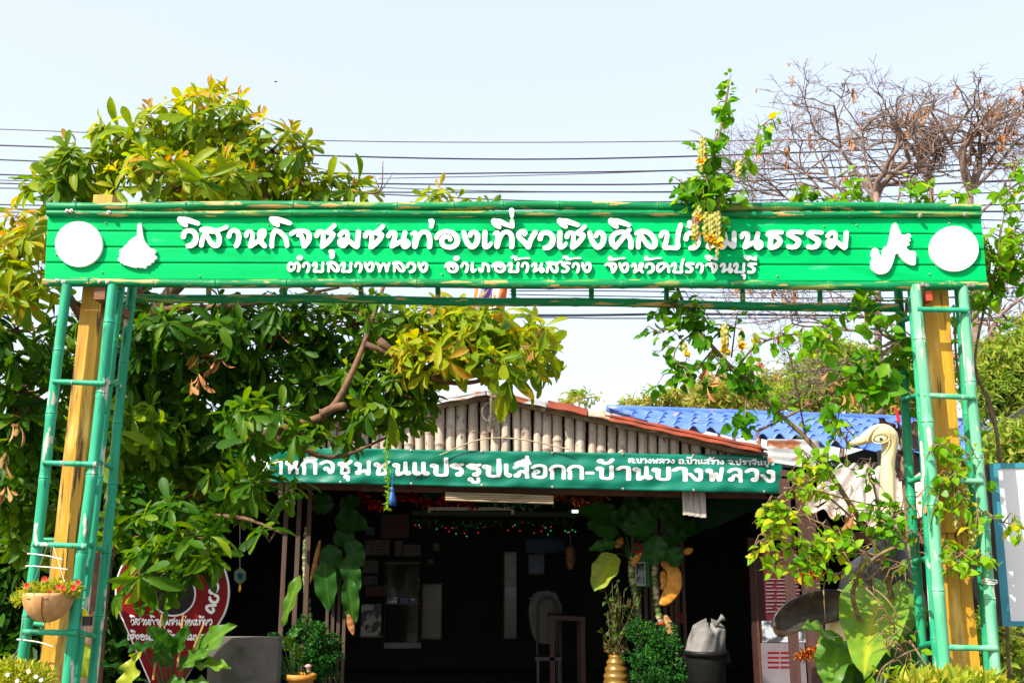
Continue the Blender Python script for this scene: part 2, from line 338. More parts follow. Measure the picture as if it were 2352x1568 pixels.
# ------------------------------------------------------------------ Thai lettering as strokes
def G(*st): return [[tuple(p) for p in s] for s in st]
H = 42
GL = {   # hand-lettered shapes, (x, y, half width), read off the sign
 'wo': G([(130,495,44),(150,430,42),(220,400,40),(300,430,44),(328,500,46),(310,580,48),(260,628,46),(205,640,40)]),
 'i': G([(85,235,50),(180,235,46),(280,262,42),(360,290,36)], [(80,228,50),(120,280,46),(172,318,34)]),
 'so': G([(420,390,42),(480,372,36),(560,380,34),(620,398,38),(680,395,34),(740,372,32),(805,345,36)], [(420,392,42),(475,412,32),(560,423,28),(640,420,28),(690,405,26)],
         [(470,450,36),(430,540,40),(412,632,38)], [(470,440,26),(505,490,38),(555,580,42),(605,628,42),(660,628,46),(692,570,44),(690,500,40),(655,425,36)]),
 'aa': G([(845,490,40),(868,425,36),(925,395,36),(985,430,42),(1000,510,44),(985,590,44),(958,640,40)]),
 'ho': G([(1115,480,38),(1130,430,34),(1175,412,32),(1212,450,34),(1208,530,38),(1185,635,46)], [(1185,640,42),(1250,600,38),(1330,545,40),(1385,480,42),(1402,420,36),(1375,400,32),(1330,430,38),(1328,500,40),(1352,580,42),(1402,640,42)]),
 'ko': G([(1518,645,38),(1522,540,38),(1542,450,40),(1568,388,30)], [(1570,392,34),(1650,430,40),(1720,500,42),(1750,580,40),(1755,635,38)]),
 'cho': G([(1822,450,38),(1890,415,36),(1980,402,34),(2070,425,40),(2105,480,44),(2090,560,44),(2032,645,40)], [(1925,478,26),(1975,470,34),(1995,530,40),(2025,640,44)]),
 'chh': G([(65,480,40),(88,430,38),(135,415,32),(163,450,36),(165,550,40),(155,645,44)], [(155,645,44),(230,590,42),(290,520,42),(318,455,42),(250,440,30),(190,425,30)], [(215,425,32),(280,380,36),(340,322,38)]),
 'u': G([(270,728,22),(308,738,42),(306,805,42)]),
 'mo': G([(430,470,40),(470,430,38),(520,415,34),(550,450,38),(548,520,40),(520,600,42),(475,640,42),(430,600,42),(438,555,38),(500,540,32),(580,570,38),(640,620,40),(695,645,44),(708,560,42),(720,425,44)]),
 'no': G([(1190,485,38),(1220,440,38),(1265,425,32),(1295,450,38),(1280,540,42),(1245,635,44)], [(1245,640,44),(1330,600,38),(1410,562,34),(1480,570,40),(1498,620,42),(1450,655,40),(1418,620,38),(1425,540,40),(1450,435,42)]),
 'tho': G([(1565,450,30),(1608,432,34),(1618,480,40),(1612,560,44),(1605,645,46)], [(1610,640,42),(1645,530,38),(1690,450,38),(1755,420,36),(1815,455,42),(1838,540,44),(1834,650,44)]),
 'mek': G([(1832,238,18),(1870,258,46)], [(1870,262,48),(1862,338,34)]),
 'oo': G([(1945,510,40),(1975,455,38),(2050,420,38),(2130,415,36),(2215,450,42),(2270,530,46),(2255,610,46),(2190,655,42),(2120,660,38),(2050,630,40),(2025,570,42),(2050,510,40),(2105,495,34),(2150,510,36),(2160,540,36)]),
 'ngo': G([(215,430,40),(240,520,42),(285,610,44),(340,655,42),(400,620,44),(430,540,46),(425,460,44),(370,422,36),(325,445,36),(315,478,38)]),
 'e': G([(548,430,42),(544,530,42),(543,620,44),(560,658,40),(610,640,34),(642,602,30)]),
 'ii': G([(690,260,50),(780,262,46),(880,305,40),(970,335,36)], [(690,255,50),(720,310,44),(775,348,32)], [(975,250,38),(975,332,40)]),
 'mek2': G([(942,72,18),(966,88,44)], [(968,90,44),(970,178,28)]),
 'yo': G([(1168,462,32),(1188,440,28),(1170,412,32),(1120,415,38),(1078,455,42),(1100,520,42),(1170,590,44),(1225,655,44)], [(1228,655,44),(1270,540,42),(1335,430,44)]),
 'sho': G([(440,655,42),(520,560,40),(590,470,40),(655,385,38)], [(440,660,42),(385,590,46),(385,510,46),(440,445,42),(520,425,38),(590,435,38),(645,490,42),(680,570,42),(680,660,42)]),
 'lo': G([(770,442,38),(830,418,40),(920,420,40),(1000,470,44),(1055,555,46),(1055,630,44),(1010,662,38),(950,630,42),(890,550,40),(845,470,28)], [(815,480,36),(800,570,40),(795,662,38)]),
 'po': G([(1150,485,38),(1170,440,36),(1218,422,34),(1248,460,38),(1235,560,40),(1210,655,44),(1300,668,34),(1410,662,42),(1410,560,42),(1425,440,42),(1462,315,40)]),
 'hun': G([(1600,275,40),(1602,335,40),(1660,325,26),(1720,310,22)]),
 'tth': G([(1850,485,36),(1885,430,36),(1930,440,40),(1935,560,40),(1890,650,42)], [(1890,655,40),(1960,640,36),(2010,600,34)], [(2010,470,38),(2060,430,38),(2130,430,40),(2160,500,40),(2160,600,42),(2115,660,42),(2062,620,42),(2080,575,34),(2140,565,34),(2210,600,36),(2290,650,42),(2297,560,40),(2300,440,42)]),
 'tho2': G([(885,430,36),(790,426,36),(700,438,40),(682,462,42),(760,490,32),(830,512,40),(862,570,44),(820,630,44),(760,662,38),(708,655,44),(715,570,42),(722,490,42)]),
 'ro': G([(1200,430,36),(1100,422,36),(1020,430,38),(1000,460,40),(1060,500,40),(1130,540,44),(1155,580,44),(1120,640,44),(1050,665,34),(995,652,38)]),
 # second-line shapes
 'to': G([(1875,965,22),(1860,1000,22),(1812,1028,24),(1777,990,24),(1787,930,24),(1820,910,22),(1860,935,20),(1910,908,22),(1943,940,24),(1945,990,24),(1930,1035,24)]),
 'nik': G([(1928,828,24),(1953,806,22),(1982,826,26),(1955,846,24),(1928,828,24)]),
 'bo': G([(20,945,20),(35,915,20),(62,907,18),(75,932,22),(62,990,24),(40,1035,24),(100,1040,20),(165,1035,24),(168,970,22),(175,912,24)]),
 'pho': G([(995,910,19),(1035,935,23),(1050,985,25),(1050,1035,24)], [(1050,1035,22),(1075,970,20),(1112,922,22),(1145,950,22),(1163,1032,25)], [(1165,1035,24),(1180,980,22),(1203,912,21)]),
 'pha': G([(458,1000,24),(495,1040,23),(515,990,21),(517,918,21)], [(518,918,21),(560,925,23),(600,960,25),(605,1035,24)]),
 'do': G([(1205,968,22),(1165,1010,23),(1125,1040,24),(1097,1000,25),(1110,940,25),(1165,915,21),(1230,927,25),(1265,970,26),(1275,1045,24)]),
 'thoo': G([(976,822,22),(1010,806,17),(1035,822,20),(1025,853,20),(1080,845,16),(1150,835,14),(1240,833,15)]),
 'hun2': G([(358,822,30),(347,848,26),(430,850,18),(500,838,15),(582,833,15)]),
 'u2': G([(262,1098,14),(302,1102,22),(300,1150,22)]),
}
def marching(strokes, cell):
    S = []
    for st in strokes:
        a = np.array(st, float); q = spline(a, 10) if len(a) > 2 else spline(np.vstack([a[0], (a[0] + a[-1]) / 2, a[-1]]), 8)
        S.append(q)
    S = np.vstack(S); r = S[:, 2].max() + 2 * cell
    x0, y0 = S[:, 0].min() - r, S[:, 1].min() - r
    nx = int((S[:, 0].max() + r - x0) / cell) + 2; ny = int((S[:, 1].max() + r - y0) / cell) + 2
    gx = x0 + np.arange(nx) * cell; gy = y0 + np.arange(ny) * cell
    d = (np.sqrt((gx[:, None, None] - S[None, None, :, 0]) ** 2 + (gy[None, :, None] - S[None, None, :, 1]) ** 2) - S[None, None, :, 2]).min(2)
    ins = d < 0; vid = {}; V = []; F_ = []; E_ = []
    def vert(key, x, y):
        if key not in vid: vid[key] = len(V); V.append((x, y))
        return vid[key]
    for i in range(nx - 1):
        for j in range(ny - 1):
            c = [(i, j), (i + 1, j), (i + 1, j + 1), (i, j + 1)]; b = [ins[k] for k in c]
            if not any(b): continue
            poly = []; cut = []
            for k in range(4):
                p, q = c[k], c[(k + 1) % 4]
                if b[k]: poly.append(vert(p, gx[p[0]], gy[p[1]]))
                if b[k] != b[(k + 1) % 4]:
                    t = d[p] / (d[p] - d[q]); key = (min(p, q), max(p, q))
                    e = vert(key, gx[p[0]] + t * (gx[q[0]] - gx[p[0]]), gy[p[1]] + t * (gy[q[1]] - gy[p[1]])); poly.append(e); cut.append((len(poly) - 1, b[k]))
            if len(poly) >= 3: F_.append(tuple(poly))
            if len(cut) == 2:
                a1, a2 = cut; out, inn = (a1, a2) if a1[1] else (a2, a1)
                E_.append((poly[out[0]], poly[inn[0]]))
    return np.array(V), F_, E_
_mc = {}
def letter(mb, gl, tf, cell, tf_back=None):
    key = (gl if isinstance(gl, str) else id(gl), cell)
    if key not in _mc: _mc[key] = marching([[(p[0], p[1], p[2] * (.93 if gl[0] != 'B' else 1)) for p in q_] for q_ in GL[gl]], cell)
    V, F_, E_ = _mc[key]; a = np.array([tuple(tf(x, y)) for x, y in V]); n = len(a)
    if tf_back is None: return mb.add(a, F_)
    b = np.array([tuple(tf_back(x, y)) for x, y in V])
    mb.add(np.vstack([a, b]), [f for f in F_] + [(p, q, q + n, p + n) for p, q in E_])

# ------------------------------------------------------------------ gateway sign
YS = 5.0
def lerp(a, b, t): return a + (b - a) * t
sign = thing('entrance_sign', 'long green plank sign with raised white Thai lettering spanning the bamboo gateway', 'sign', P(1176, 660, YS + .1))
lx0, lx1 = (110, 101.5), (2253, 2267)
rows_l = [494, 531.3, 567.6, 603.6, 644]; rows_r = [498, 538.7, 574, 610, 649]
for k in range(4):
    m = MB(); yl0, yl1, yr0, yr1 = rows_l[k], rows_l[k + 1], rows_r[k], rows_r[k + 1]
    prof = [(0, .010), (.035, .001), (.085, 0), (.87, 0), (.93, .002), (.945, .011), (.998, .012)]
    fr = lambda q: (q - 494) / (649 - 494)
    NX = 24; v = []; f = []
    for (t, dep) in prof:
        for i in range(NX + 1):
            u = i / NX; y = lerp(lerp(yl0, yr0, u), lerp(yl1, yr1, u), t); q = fr(y)
            v.append(P(lerp(lerp(lx0[0], lx0[1], q), lerp(lx1[0], lx1[1], q), u), y, YS + dep))
    for j in range(len(prof) - 1):
        for i in range(NX): a = j * (NX + 1) + i; f.append((a, a + 1, a + NX + 2, a + NX + 1))
    n = len(v); v = v + [p + Vector((0, .028 , 0)) for p in v]; w_ = NX + 1; L_ = len(prof) - 1
    rim = list(range(w_)) + [j * w_ + NX for j in range(1, L_ + 1)] + [L_ * w_ + i for i in range(NX - 1, -1, -1)] + [j * w_ for j in range(L_ - 1, 0, -1)]
    f += [(rim[q], rim[q] + n, rim[(q + 1) % len(rim)] + n, rim[(q + 1) % len(rim)]) for q in range(len(rim))] + [tuple(x + n for x in q[::-1]) for q in f[:L_ * NX]]
    m.add([tuple(p) for p in v], f).build('plank', m_plank, sign)
def bam(name, a, b, r, mat, parent, Ya, Yb=None, **k):
    m = MB().bamboo(P(*a, Ya), P(*b, Yb or Ya), r, **k); return autosmooth(m.build(name, mat, parent), 50)
bam('rail', (110, 474.5), (2250, 477.5), .0245, m_rail, sign, YS - .01, node=.30, bow=.006, seg=18)
bam('rail', (109, 491.5), (2252, 493.5), .0175, m_rail, sign, YS - .012, node=.28, bow=.004, seg=16)
bam('rail', (101, 650), (2266, 657.5), .0235, m_rail, sign, YS - .012, node=.34, bow=.004, seg=18)
bam('rail', (315, 684), (2062, 708.5), .0235, m_rail, sign, YS + .12, node=.30, bow=.008, seg=18)
for x in (480, 655, 830, 1004, 1181, 1357, 1530, 1707, 1882):
    t = (x - 315) / 1747
    bam('strut', (x, 655), (x + 1, 684 + 24.5 * t), .0135, m_rail, sign, YS + .1, YS + .12, node=.09)
bam('strut', (2290 - 575, 470), (2290 - 575, 492), .015, m_rail, sign, YS + .01)
for (x, y) in ((163,645),(172,646),(255,648),(1838,0),(226,647),(231,649)):
    pass
def screw(x, y, r=.0085, Y=YS - .036):
    c = P(x, y, Y); m = MB(); m.lathe((0, 0, 0), [(0.0005, .010), (r * .55, .009), (r * .6, .004), (r * 1.25, .003), (r * 1.25, -.012), (0.0005, -.012)], 12)
    v = m.v[0]; m.v[0] = np.stack([v[:, 0], -v[:, 2], v[:, 1]], 1) + np.array(tuple(c)); m.build('screw', m_screw, sign, smooth=False)
for x, y in ((154,485.5),(164,485),(250,488.5),(131,645),(146,648),(229,646.5),(247,647.5),(2113,495),(2216,492),(2119,653.5),(2129,655),(2225,654.5),(2235,655)): screw(x, y)
def nail(x, y): screw(x, y, .0032, YS - .001)
for x, y in ((243,512),(617,517),(1000,517),(132,548),(130,585),(235,626),(1015,630),(459,635),(868,515),(1577,522),(2180,513),(1785,634),(1350,634),(1573,633),(1738,523),(1967,517),(1892,520),(2134,630)): nail(x, y)

YF, YB = YS - .019, YS - .005
def sgn(x0, dx=0, dy=0, s=1., ox=0, oy=0, yoff=0., sx=1.):
    def mk(Y): return lambda x, y: P((x0 + ((x - ox) * s * sx + ox + dx) / 3.92) * .574219, (820 + ((y - oy) * s + oy + dy) / 3.92) * .574219, Y - yoff)
    return mk(YF), mk(YB)
CH = {1: 700, 2: 1250, 3: 1800, 4: 2350, 5: 2900}
line1 = [('wo',1,0,0),('i',1,0,0),('so',1,0,0),('aa',1,0,0),('ho',1,0,0),('ko',1,0,0),('i',1,1440,-4),('cho',1,0,0),('chh',2,0,0),('u',2,0,0),('mo',2,0,0),('chh',2,763,10),('no',2,0,0),('tho',2,0,0),('mek',2,0,0),('oo',2,0,0),
 ('ngo',3,0,0),('e',3,0,0),('tho',3,-867,0),('ii',3,0,0),('mek2',3,0,0),('yo',3,0,0),('wo',3,1283,32),('e',3,1176,2),('chh',3,1768,16),('i',3,1642,22),('ngo',3,1976,6),('sho',4,0,0),('i',4,287,22),('lo',4,0,0),('po',4,0,0),('wo',4,1413,35),('hun',4,0,0),('tth',4,0,0),
 ('no',5,-933,14),('tho2',5,0,0),('ro',5,0,0),('ro',5,312,2),('mo',5,1182,14)]
for g, c, dx, dy in line1:
    m = MB(); yo = .035 if g == 'mek2' else (.006 if g in ('i', 'ii') else 0)
    a, b = sgn(CH[c], dx, dy, yoff=yo); letter(m, g, a, 10., b); m.build('letter', m_white, sign)
def second(g, c, left, base_left, top=None, base_top=None, s=1.):
    """glyph g scaled by s so that its left edge sits at `left` of chunk c"""
    a, b = sgn(CH[c], left - base_left, (top - base_top) if top is not None else 0, s, base_left, base_top if base_top is not None else 0)
    m = MB(); letter(m, g, a, 10. if s < 1 else 6., b); m.build('letter', m_white, sign)
S2 = .565; T2 = 886
L2 = {'aa': (805, 358), 'wo': (84, 358), 'ngo': (173, 385), 'lo': (730, 376), 'oo': (1903, 378), 'e': (495, 386), 'no': (1148, 392), 'so': (372, 308), 'ro': (955, 386), 'cho': (1778, 366), 'ho': (1070, 364), 'po': (1110, 276), 'ii': (636, 208)}
def s2(g, c, left, top=T2): second(g, c, left, L2[g][0], top, L2[g][1], S2)
def n2(g, c, left, base, dy=0): second(g, c, left, base, dy, 0)
n2('to',1,1750,1750); n2('nik',1,1900,1900); s2('aa',1,1988); n2('bo',1,2145,0)
s2('lo',2,215,877); n2('bo',2,428,0); s2('aa',2,650); s2('ngo',2,800,884); n2('pho',2,975,975); s2('lo',2,1245,877); s2('wo',2,1463); s2('ngo',2,1642,888)
s2('oo',2,2060); n2('nik',2,2200,1900,6); s2('aa',3,162); s2('e',3,320,890); n2('pha',3,435,435); s2('oo',3,645,884); n2('bo',3,893,0,2); n2('thoo',3,952,952); s2('aa',3,1108,886); s2('no',3,1265,897); s2('so',3,1498,864); s2('ro',3,1738,890); n2('thoo',3,1757,952); s2('aa',3,1905,892); s2('ngo',3,2052,890)
s2('cho',4,258,893); n2('hun2',4,322,322); s2('ngo',4,483,893); s2('ho',4,675,893); s2('wo',4,893,896); n2('hun2',4,888,322,-2); n2('do',4,1075,1075); s2('po',4,1302,832); s2('ro',4,1525,896); s2('aa',4,1690,898); s2('cho',4,1838,895); s2('ii',4,1835,782); s2('no',4,2068,903)
n2('bo',5,122,0,10); n2('u2',5,250,250); s2('ro',5,345,900); s2('ii',5,288,782)
def flat(name, pts, Y=YF, th=.018):
    q = [P(x, y, Y) for x, y in pts]; MB().plate(q, (0, th, 0)).build(name, m_white, sign)
def ell(cx, cy_, rx, ry, n=64): return [(cx + rx * math.cos(2 * math.pi * k / n), cy_ + ry * math.sin(2 * math.pi * k / n)) for k in range(n)]
flat('blank_disc', ell(180.5, 560.5, 54, 52)); flat('blank_disc', ell(2192, 571, 56, 52))
sc1 = lambda p: [(x / 1.7230 * .574219, (700 + y / 1.7230) * .574219) for x, y in p]
bell = [(948,340),(962,332),(974,340),(980,395),(990,440),(1010,475),(1040,505),(1070,515),(1072,530),(1060,548),(1078,560),(1076,578),(1060,585),(1058,600),(1040,605),(1032,620),(1010,625),(1004,640),(990,642),(980,632),(972,640),(955,634),(940,638),(915,635),(890,628),(868,620),(852,618),(848,608),(832,606),(828,596),(815,592),(814,575),(828,560),(820,548),(830,540),(820,522),(835,510),(870,480),(900,445),(930,425),(946,418),(944,400)]
sp = lambda p: [tuple(q) for q in spline(p + [p[0]], 3)[:-1]]
flat('blank_emblem', sc1(sp(bell)))
sc3 = lambda p: [((2730 + x / 1.7218) * .574219, (700 + y / 1.7218) * .574219) for x, y in p]
shape = [(1448,340),(1462,330),(1478,338),(1508,408),(1525,408),(1535,414),(1548,404),(1570,408),(1572,425),(1562,440),(1572,450),(1556,466),(1566,478),(1550,488),(1540,497),(1560,518),(1585,522),(1605,530),(1608,560),(1604,612),(1590,620),(1555,610),(1525,590),(1498,560),(1485,540),(1466,545),(1462,560),(1445,615),(1420,660),(1390,678),(1350,680),(1318,660),(1300,625),(1302,590),(1312,575),(1302,545),(1308,515),(1320,500),(1335,504),(1350,518),(1354,540),(1366,556),(1382,536),(1378,520),(1395,492),(1418,478)]
flat('blank_emblem', sc3(sp(shape)))

# ------------------------------------------------------------------ gate posts
def taperpost(mb, top, bot, wt, wb, Y, d, z=None):
    """a square sawn post between two picture heights"""
    a = P(*bot, Y); b = P(*top, Y); v = []
    n = 10
    for k in range(n + 1):
        t = k / n; c = a.lerp(b, t); hw = lerp(wb, wt, t) / 2 * (1 + .015 * math.sin(k * 2.3))
        v += [(c.x - hw, c.y, c.z), (c.x + hw, c.y, c.z), (c.x + hw, c.y + d, c.z), (c.x - hw, c.y + d, c.z)]
    f = [(0, 1, 2, 3)[::-1], tuple(4 * n + q for q in range(4))]
    for k in range(n):
        for q in range(4): f.append((4 * k + q, 4 * k + (q + 1) % 4, 4 * k + 4 + (q + 1) % 4, 4 * k + 4 + q))
    return mb.add(v, f)
def ext(a, b, y):  # continue a picture line to height y
    t = (y - a[1]) / (b[1] - a[1]); return (a[0] + (b[0] - a[0]) * t, y)
YG = 2330  # picture height where a post at this distance meets the ground
def groundline(Y): return CY + F * math.tan(PITCH + math.atan(CAM_Z / Y)) 
gp = thing('gate_post', 'yellow timber post in a green bamboo ladder frame, carrying a coconut flower pot', 'gate post', (P(150, 1400, 5.1).x, 5.1, 0), 'posts of the gateway')
g1 = groundline(4.97); g2 = groundline(5.3)
o = taperpost(MB(), (237, 447), ext((217, 660), (115, 1568), groundline(5.13)), .105, .125, 5.1, .11).build('timber_post', m_timber, gp)
FL, FR, RR, RL = ((153, 655), (44, 1568)), ((262, 655), (158, 1568)), ((302, 655), (212, 1568)), ((205, 655), (128, 1317))
bam('pole', FL[0], ext(*FL, g1), .0255, m_pole, gp, 4.985, 4.97, node=.36, bow=.006, taper=1.08)
bam('pole', FR[0], ext(*FR, g1), .027, m_pole, gp, 4.985, 4.97, node=.36, bow=-.006, taper=1.08)
bam('pole', (277, 655), ext((277, 655), (174, 1568), g1), .021, m_pole, gp, 5.06, 5.05, node=.34)
bam('pole', (303, 655), ext((303, 655), (213, 1568), g2), .025, m_pole, gp, 5.32, 5.32, node=.37, taper=1.05)
bam('pole', (211, 655), ext((211, 655), (128, 1317), g2), .018, m_poledark, gp, 5.34, 5.34, node=.37)
def onl(L, y): return ext(L[0], L[1], y)[0]
for y in (877, 1062, 1252, 1449):
    bam('rung', (onl(FL, y) - 4, y - 1), (onl(FR, y) + 6, y + 2), .0135, m_pole, gp, 4.95, node=.16)
    bam('rung', (onl(FR, y) + 12, y + 1), (onl(RR, y + 12) - 2, y + 12), .0125, m_pole, gp, 4.99, 5.32, node=.2)
bam('rung', (262, 693), (284, 714), .014, m_poledark, gp, 5.0, 5.3); bam('rung', (160, 688), (205, 712), .014, m_darkslat, gp, 5.0, 5.3)
bam('rung', (onl(FL, 1238) + 10, 1238), (132, 1239), .011, m_poledark, gp, 5.3, node=.2); bam('rung', (onl(FL, 1432) + 10, 1432), (110, 1436), .011, m_poledark, gp, 5.3, node=.2)
def hexpx(mb, x0, y0, x1, y1, Y, d):
    a = P(x0, y1, Y); b = P(x1, y0, Y); return mb.box((a.x, Y, a.z), (b.x, Y + d, b.z))
hexpx(MB(), 215, 656, 243, 687, 4.99, .20).build('cross_block', m_brownwood, gp); hexpx(MB(), 244, 688, 258, 706, 5.03, .25).build('cross_block', m_brownwood, gp)
gq = thing('gate_post', 'yellow timber post in a pale green bamboo ladder frame, wrapped in leafy vine', 'gate post', (P(2200, 1400, 5.1).x, 5.1, 0), 'posts of the gateway')
taperpost(MB(), (2147, 640), ext((2139, 640), (2187, 1218), 1222), .132, .138, 5.08, .12).build('timber_post', m_timber, gq)
taperpost(MB(), (2188, 1216), ext((2188, 1216), (2222, 1568), groundline(5.13)), .138, .146, 5.10, .12).build('timber_post', m_timber, gq)
A1, A2, A3, A4 = ((2061, 655), (2119, 1568)), ((2104, 655), (2170, 1568)), ((2212, 655), (2293, 1568)), ((2198, 655), (2272, 1568))
bam('pole', A1[0], ext(*A1, g2), .0235, m_poledark, gq, 5.27, 5.27, node=.36, bow=.005, taper=1.05)
bam('pole', A2[0], ext(*A2, g1), .0285, m_polepale, gq, 4.98, 4.96, node=.38, bow=.005, taper=1.05)
bam('pole', (2094, 655), ext((2094, 655), (2155, 1568), g1), .020, m_pole, gq, 5.06, 5.05, node=.35)
bam('pole', A3[0], ext(*A3, g1), .0255, m_polepale, gq, 4.99, 4.97, node=.34, bow=-.005, taper=1.04)
bam('pole', A4[0], ext(*A4, g2), .020, m_poledark, gq, 5.10, 5.10, node=.36)
for y in (709, 907, 1101, 1287, 1486):
    bam('rung', (onl(A2, y) - 2, y), (onl(A3, y) + 3, y + 4), .0140, m_polepale if y > 800 else m_pole, gq, 4.96, node=.17)
for y in (735, 915, 1101, 1288, 1480):
    bam('rung', (onl(A1, y) - 2, y + 4), (onl(A2, y - 8) - 4, y - 10), .014, m_poledark, gq, 5.26, 5.02, node=.2)
hexpx(MB(), 2128, 668, 2140, 690, 4.985, .2).build('cross_block', m_redend, gq)
MB().hexa([tuple(P(x, y, Y)) for x, y, Y in ((2078,722,5.2),(2104,708,5.04),(2104,708,5.10),(2078,722,5.3),(2078,697,5.2),(2120,676,5.04),(2120,676,5.10),(2078,697,5.3))]).build('cross_block', m_brownwood, gq)
m = MB()
for k in range(3): 
    yy = 1331 + k * 4; cpt = P(onl(A3, yy) , yy, 4.985); m.tube([cpt + Vector((.034 * math.cos(a), .034 * math.sin(a), .004 * math.sin(a * 2 + k))) for a in np.linspace(0, 2 * math.pi, 22)], .0032, 5)
m.build('cord_wrap', m_tie, gq)
for (y, xe, ye) in ((1271, 143, 1284), (1299, 155, 1307), (1467, 122, 1484)):
    m = MB(); c = P(onl(FL, y), y, 4.985); m.tube([c + Vector((.031 * math.cos(a), .031 * math.sin(a), 0)) for a in np.linspace(0, 2 * math.pi, 20)], .0035, 5)
    m.tube(spline([c + Vector((0, -.031, 0)), P((onl(FL, y) + xe) / 2, lerp(y, ye, .4), 4.93), P(xe, ye, 4.92)], 6), .003, 5); m.build('cable_tie', m_tie, gp)
m = MB(); hexpx(m, 189, 1415, 208, 1436, 5.0, .03); o = m.build('clamp_tag', m_black, gp)
m = MB(); m.plate([P(189, 1414, 4.995), P(202, 1414, 4.995), P(193, 1398, 4.995), P(189, 1398, 4.995)], (0, .02, 0)); m.build('clamp_tag_label', m_tag, o)

# ------------------------------------------------------------------ coconut planters
def flower_mass(mb, cx, cy_, Y, rx, ry, n, seedt=.6):
    c = np.array(tuple(P(cx, cy_, Y))); s = mpp(Y)
    d = randdir(n); pos = c + d * np.array([rx * s, rx * s * .7, ry * s]) * RNG.uniform(.3, 1, n)[:, None]
    ax = nrm(d + np.array([0, 0, .6]) + RNG.normal(size=(n, 3)) * .5); leaves(mb, T_LG, pos, ax, randdir(n), RNG.uniform(.018, .035, n), RNG.uniform(.2, 1, n))
def blooms(parent, name, mat, pts, Y, r):
    for x, y in pts:
        m = MB(); c = np.array(tuple(P(x, y, Y))); n = 9
        for k in range(n):
            a = 2 * math.pi * k / n; d = np.array([math.cos(a), -.55, math.sin(a)]); leaves(m, T_TINY, [c, c + .002], [d, d * .8 + (0, -.4, .1)], [(0, -1, .2)] * 2, [r, r * .7], .5)
        m.build(name, mat, parent)
cn = thing('hanging_planter', 'half coconut shell pot with red moss roses hung on the left bamboo post', 'planter', P(112, 1424, 4.88), 'coconut shell planters')
cc = P(112, 1366, 4.87); rr = 52 * mpp(4.87)
m = MB(); prof = [(rr * math.sin(a) * 1.0, -rr * 1.1 * math.cos(a)) for a in np.linspace(0.02, R(96), 14)] + [(rr * .93, rr * .1), (rr * .9, 0), (.001, -.03)]
sh = m.lathe(cc, prof, 32).build('shell', m_coco, cn, smooth=True)
m = MB()
m.tube([cc + Vector((rr * 1.0 * math.sin(a) * .18, -rr * 1.0 * math.sin(a), -rr * 1.1 * math.cos(a))) for a in np.linspace(R(5), R(88), 14)], .0022, 5)
for zx in (-.4, .32):
    m.tube([cc + Vector((rr * (zx + .1 * t), -rr * math.sqrt(max(0, 1 - (zx + .1 * t) ** 2)) - .001, .002 * math.sin(t * 9) - rr * .12)) for t in np.linspace(-1, 1, 6)], .0016, 5)
m.build('seam', m_cocodark, sh)
m = MB(); flower_mass(m, 112, 1358, 4.87, 66, 20, 900); flower_mass(m, 50, 1376, 4.87, 24, 9, 130); flower_mass(m, 165, 1358, 4.86, 22, 14, 120); m.build('foliage', m_grass, cn)
blooms(cn, 'bloom', m_redfl, [(63,1344),(103,1329),(119,1358),(170,1349),(180,1337),(86,1382),(137,1346),(146,1352)], 4.80, .017)
m = MB()
for ex in (66, 112, 158): m.tube([P(ex, 1366, 4.84), P(118 + (ex - 112) * .1, 1240 if ex != 158 else 1255, 4.93)], .0011, 4)
m.build('hanger_wire', m_wire, cn)
cn2 = thing('hanging_planter', 'clump of white moss roses at the foot of the left bamboo post', 'planter', P(40, 1640, 4.7), 'coconut shell planters')
cc = P(45, 1590, 4.72); m = MB(); m.lathe(cc, prof, 28).build('shell', m_coco, cn2, smooth=True)
m = MB(); flower_mass(m, 45, 1562, 4.72, 75, 38, 1500); flower_mass(m, 20, 1530, 4.72, 30, 14, 200); m.build('foliage', m_grass, cn2)
blooms(cn2, 'bloom', m_whitefl, [(18,1548),(66,1540),(83,1552),(40,1562),(95,1560)], 4.60, .011)
m = MB(); m.tube([P(60, 1450, 4.93), P(14, 1545, 4.75)], .0012, 4); m.build('hanger_wire', m_wire, cn2)

# ------------------------------------------------------------------ blank board at the right edge
bd = thing('notice_board', 'blank white board in a teal frame beside the vine-wrapped post', 'notice board', P(2400, 1437, 5.25))
q = lambda x, y, d=0: P(x, y, 5.25 + d)
TL, TR, BR, BL = (2272, 1064), (2560, 1058), (2600, 1438), (2303, 1437)
def inset(t): return [(lerp(TL[0], BL[0], 0) + t, TL[1] + t * .6), (TR[0] - t, TR[1] + t * .6), (BR[0] - t, BR[1] - t * .6), (BL[0] + t, BL[1] - t * .6)]
MB().plate([q(*p) for p in inset(12)], (0, .01, 0)).build('panel', m_board, bd)
o4 = [TL, TR, BR, BL]; i4 = inset(19)
for k in range(4):
    a, b, c, d = o4[k], o4[(k + 1) % 4], i4[(k + 1) % 4], i4[k]
    MB().plate([q(*p, -.008) for p in (a, b, c, d)], (0, .022, 0)).build('frame', m_teal, bd)
MB().plate([q(2268, 1066), q(2270, 1066), q(2301, 1438), q(2298, 1438)], (0, .06, 0)).build('backing_edge', m_sidewood, bd)

